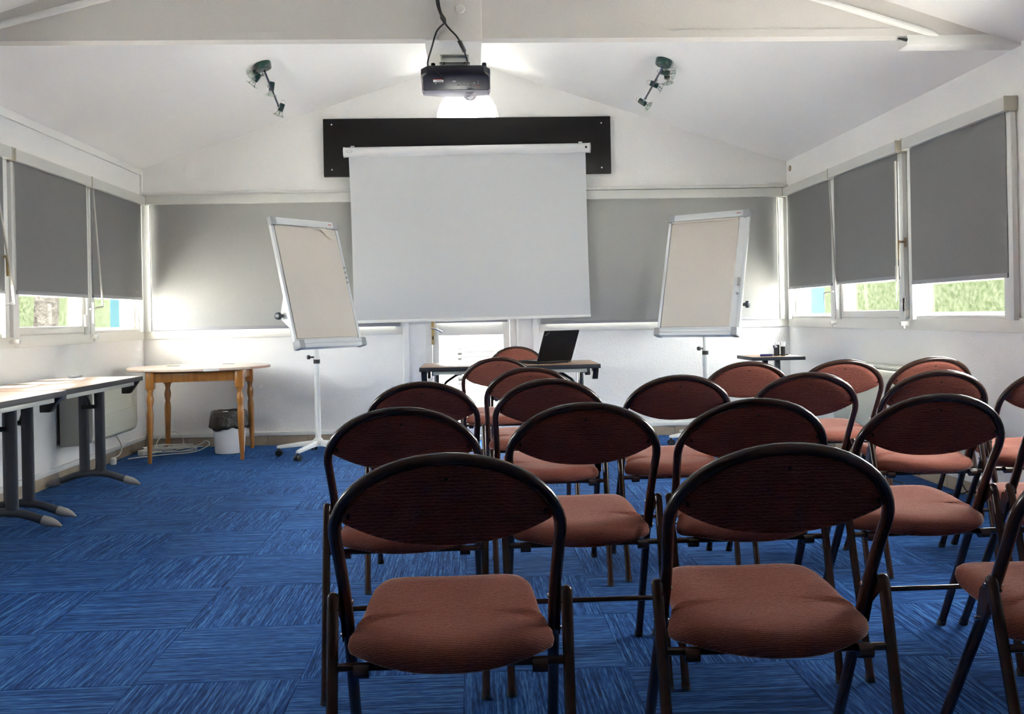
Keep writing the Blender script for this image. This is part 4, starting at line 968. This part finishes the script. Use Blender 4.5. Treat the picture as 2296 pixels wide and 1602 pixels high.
# ================================================================== CHAIRS
def hoop_y(z): return .455*(1-z/.828)
def make_chair():
    t = thing('folding_chair', 'chair', 'chair', (0, 0, 0), 0, 'brown folding chairs set out in rows')
    # hoop: front legs and back in one bent tube
    half = [(.222, 0.012), (.218, .25), (.213, .45), (.214, .56)]
    pts = [(x, z) for x, z in half]
    for k in range(0, 13):
        a = pi/2*k/12; pts.append((.220*cos(a), .672+.156*sin(a)))
    R_ = [(x, hoop_y(z), z) for x, z in pts]; L_ = [(-x, y, z) for x, y, z in R_[::-1][1:]]
    path = cat(R_[:5], 4)[:-1] + [Vector(p) for p in R_[4:]] + [Vector(p) for p in L_[:len(L_)-5]] + cat(L_[len(L_)-5:], 4)
    obj('hoop_frame', MB().tube(path, .0125, 12), 'tube', t)
    for sx in (-1, 1):
        lg = obj('rear_leg', MB().tube([(sx*.235, .146, .532), (sx*.235, .140, .520), (sx*.228, .003, .012)], .0118, 12).ball((sx*.235, .146, .532), .0118, 12, 8), 'tube', t)
        obj('foot_cap', MB().cyl((sx*.228, .004, 0), (sx*.228, .008, .022), .0140, .0132, seg=12), 'rubber', lg)
        obj('foot_cap', MB().cyl((sx*.222, hoop_y(0), 0), (sx*.222, hoop_y(.022), .022), .0145, .0137, seg=12), 'rubber', t)
        br = obj('hinge_bracket', MB().prism([(.128, .515), (.150, .542), (.206, .500), (.222, .440), (.200, .425), (.178, .475)], lambda p, q, tt: Vector((tt, p, q)), sx*.2225, sx*.2255), 'tube', t)
        obj('rivet', MB().cyl((sx*.198, hoop_y(.515), .515), (sx*.236, hoop_y(.515), .515), .005, seg=8), 'chrome', br)
        obj('rivet', MB().cyl((sx*.198, hoop_y(.432), .432), (sx*.232, hoop_y(.432), .432), .005, seg=8), 'chrome', br)
    obj('stretcher', MB().cyl((-.231, .066, .25), (.231, .066, .25), .0075, seg=10), 'tube', t)
    obj('seat_bar', MB().cyl((-.236, .112, .405), (.236, .112, .405), .0085, seg=10).cyl((-.19, .10, .402), (-.16, .10, .402), .015, seg=12).cyl((.16, .10, .402), (.19, .10, .402), .015, seg=12), 'tube', t)
    # seat cushion
    hp = [(0, .030), (.075, .040), (.145, .075), (.190, .125), (.210, .163), (.203, .190), (.190, .225), (.184, .30), (.178, .375), (.160, .425), (.120, .448), (.06, .453)]
    out = hp + [(0, .453)] + [(-x, y) for x, y in hp[1:][::-1]]
    ol = cat([(x, y, 0) for x, y in out], 3, close=True)
    c = Vector((0, .25, 0))
    def zt(v): return .437+.030*(v.y-.03)/.42 + .010*(abs(v.x)/.2)**2*(1 if v.y > .2 else .2) - .018*max(0, abs(v.x)-.13)/.08*max(0, 1-abs(v.y-.17)/.12)
    rs = []
    for s, dz in ((.80, -.030), (.93, -.028), (.985, -.018), (1.0, -.004), (.985, .010), (.945, .018), (.86, .0235), (.70, .0245), (.45, .022), (.2, .020)):
        r = []
        for v in ol:
            p = c+(v-c)*s; q = Vector((p.x, p.y, 0)); q.z = zt(p)+dz; r.append(q)
        rs.append(r)
    obj('seat', MB().rings(rs), 'fabric', t, sharp=180)
    # backrest cushion in the plane of the hoop
    a = .2075; up = []; lo = []
    xs = [a*.972*sin(pi/2*k/12) for k in range(-12, 13)]
    for x in xs:
        up.append((x, .670+.1500*sqrt(max(0, 1-(x/a)**2)))); lo.append((x, .648+.057*(abs(x)/a)**2.3))
    op = up + lo[::-1][0:]
    # round the tips
    op = [(x, z) for x, z in up] + [(x, z) for x, z in lo[::-1]]
    cz = .72; T = Vector((0, -.4815, .8763)); Nr = Vector((0, -.8763, -.4815))
    rs = []
    for s, dn in ((.55, -.016), (.82, -.016), (.95, -.013), (1.0, -.005), (1.0, .004), (.96, .011), (.84, .0135), (.55, .014)):
        rs.append([Vector((x*s, hoop_y(cz+(z-cz)*s), cz+(z-cz)*s)) + Nr*(dn+.0*x) for x, z in op])
    bk = obj('backrest', MB().rings(rs), 'fabric', t, sharp=180)
    for x, z in ((-.188, .722), (.188, .722), (0, .796)):
        p = Vector((x, hoop_y(z), z)); obj('screw', MB().cyl(p+Nr*.004, p+Nr*.0150, .0040, seg=10), 'screw', bk)
    return t
ch0 = make_chair(); index_kids(ch0)
CH = [  # x, y of the rear feet, turn, label
 (-.052, 1.690, 0.00, 'brown padded folding chair nearest the camera, left of the two whole ones in front'),
 (.603, 1.705, -.03, 'brown padded folding chair nearest the camera, right of the two whole ones in front'),
 (1.285, 1.66, 0.0, 'brown padded folding chair in the nearest row, cut off by the lower right picture edge'),
 (-.205, 2.590, 0.0, 'brown padded folding chair in the second row from the camera, leftmost of the row'),
 (.325, 2.600, 0.0, 'brown padded folding chair in the second row from the camera, second from the left'),
 (.829, 2.600, 0.0, 'brown padded folding chair in the second row from the camera, third from the left'),
 (1.376, 2.605, 0.0, 'brown padded folding chair in the second row from the camera, fourth from the left'),
 (1.895, 2.600, 0.0, 'brown folding chair in the second row, at the right picture edge with little showing'),
 (-.200, 3.620, 0.0, 'brown padded folding chair in the third row, leftmost, its seat hidden'),
 (.312, 3.620, 0.0, 'brown padded folding chair in the third row, second from the left'),
 (.850, 3.670, 0.0, 'brown padded folding chair in the third row, third from the left'),
 (1.380, 3.650, 0.0, 'brown padded folding chair in the third row, fourth from the left'),
 (1.905, 3.600, 0.0, 'brown padded folding chair, third row, fifth from the left, pink light on its seat'),
 (2.430, 3.640, 0.0, 'brown folding chair in the third row against the right picture edge, pale seat showing'),
 (.290, 4.500, 0.0, 'brown padded folding chair in the fourth row, alone at the left end of that row'),
 (1.412, 4.560, 0.0, 'brown padded folding chair in the fourth row, below the right flip chart'),
 (1.900, 4.540, 0.0, 'brown padded folding chair in the fourth row, in front of the right heater'),
 (2.405, 4.600, 0.0, 'brown padded folding chair in the fourth row, farthest right by the wall'),
 (.165, 5.650, 0.0, 'brown padded folding chair right in front of the presenter\'s table'),
 (.375, 7.640, pi, 'brown padded folding chair behind the presenter\'s table, facing the room'),
]
for k, (x, y, rz, lab) in enumerate(CH):
    c = ch0 if k == 0 else copy_tree(ch0)
    c.location = (x, y, 0); c.rotation_euler = (0, 0, rz); c['label'] = lab
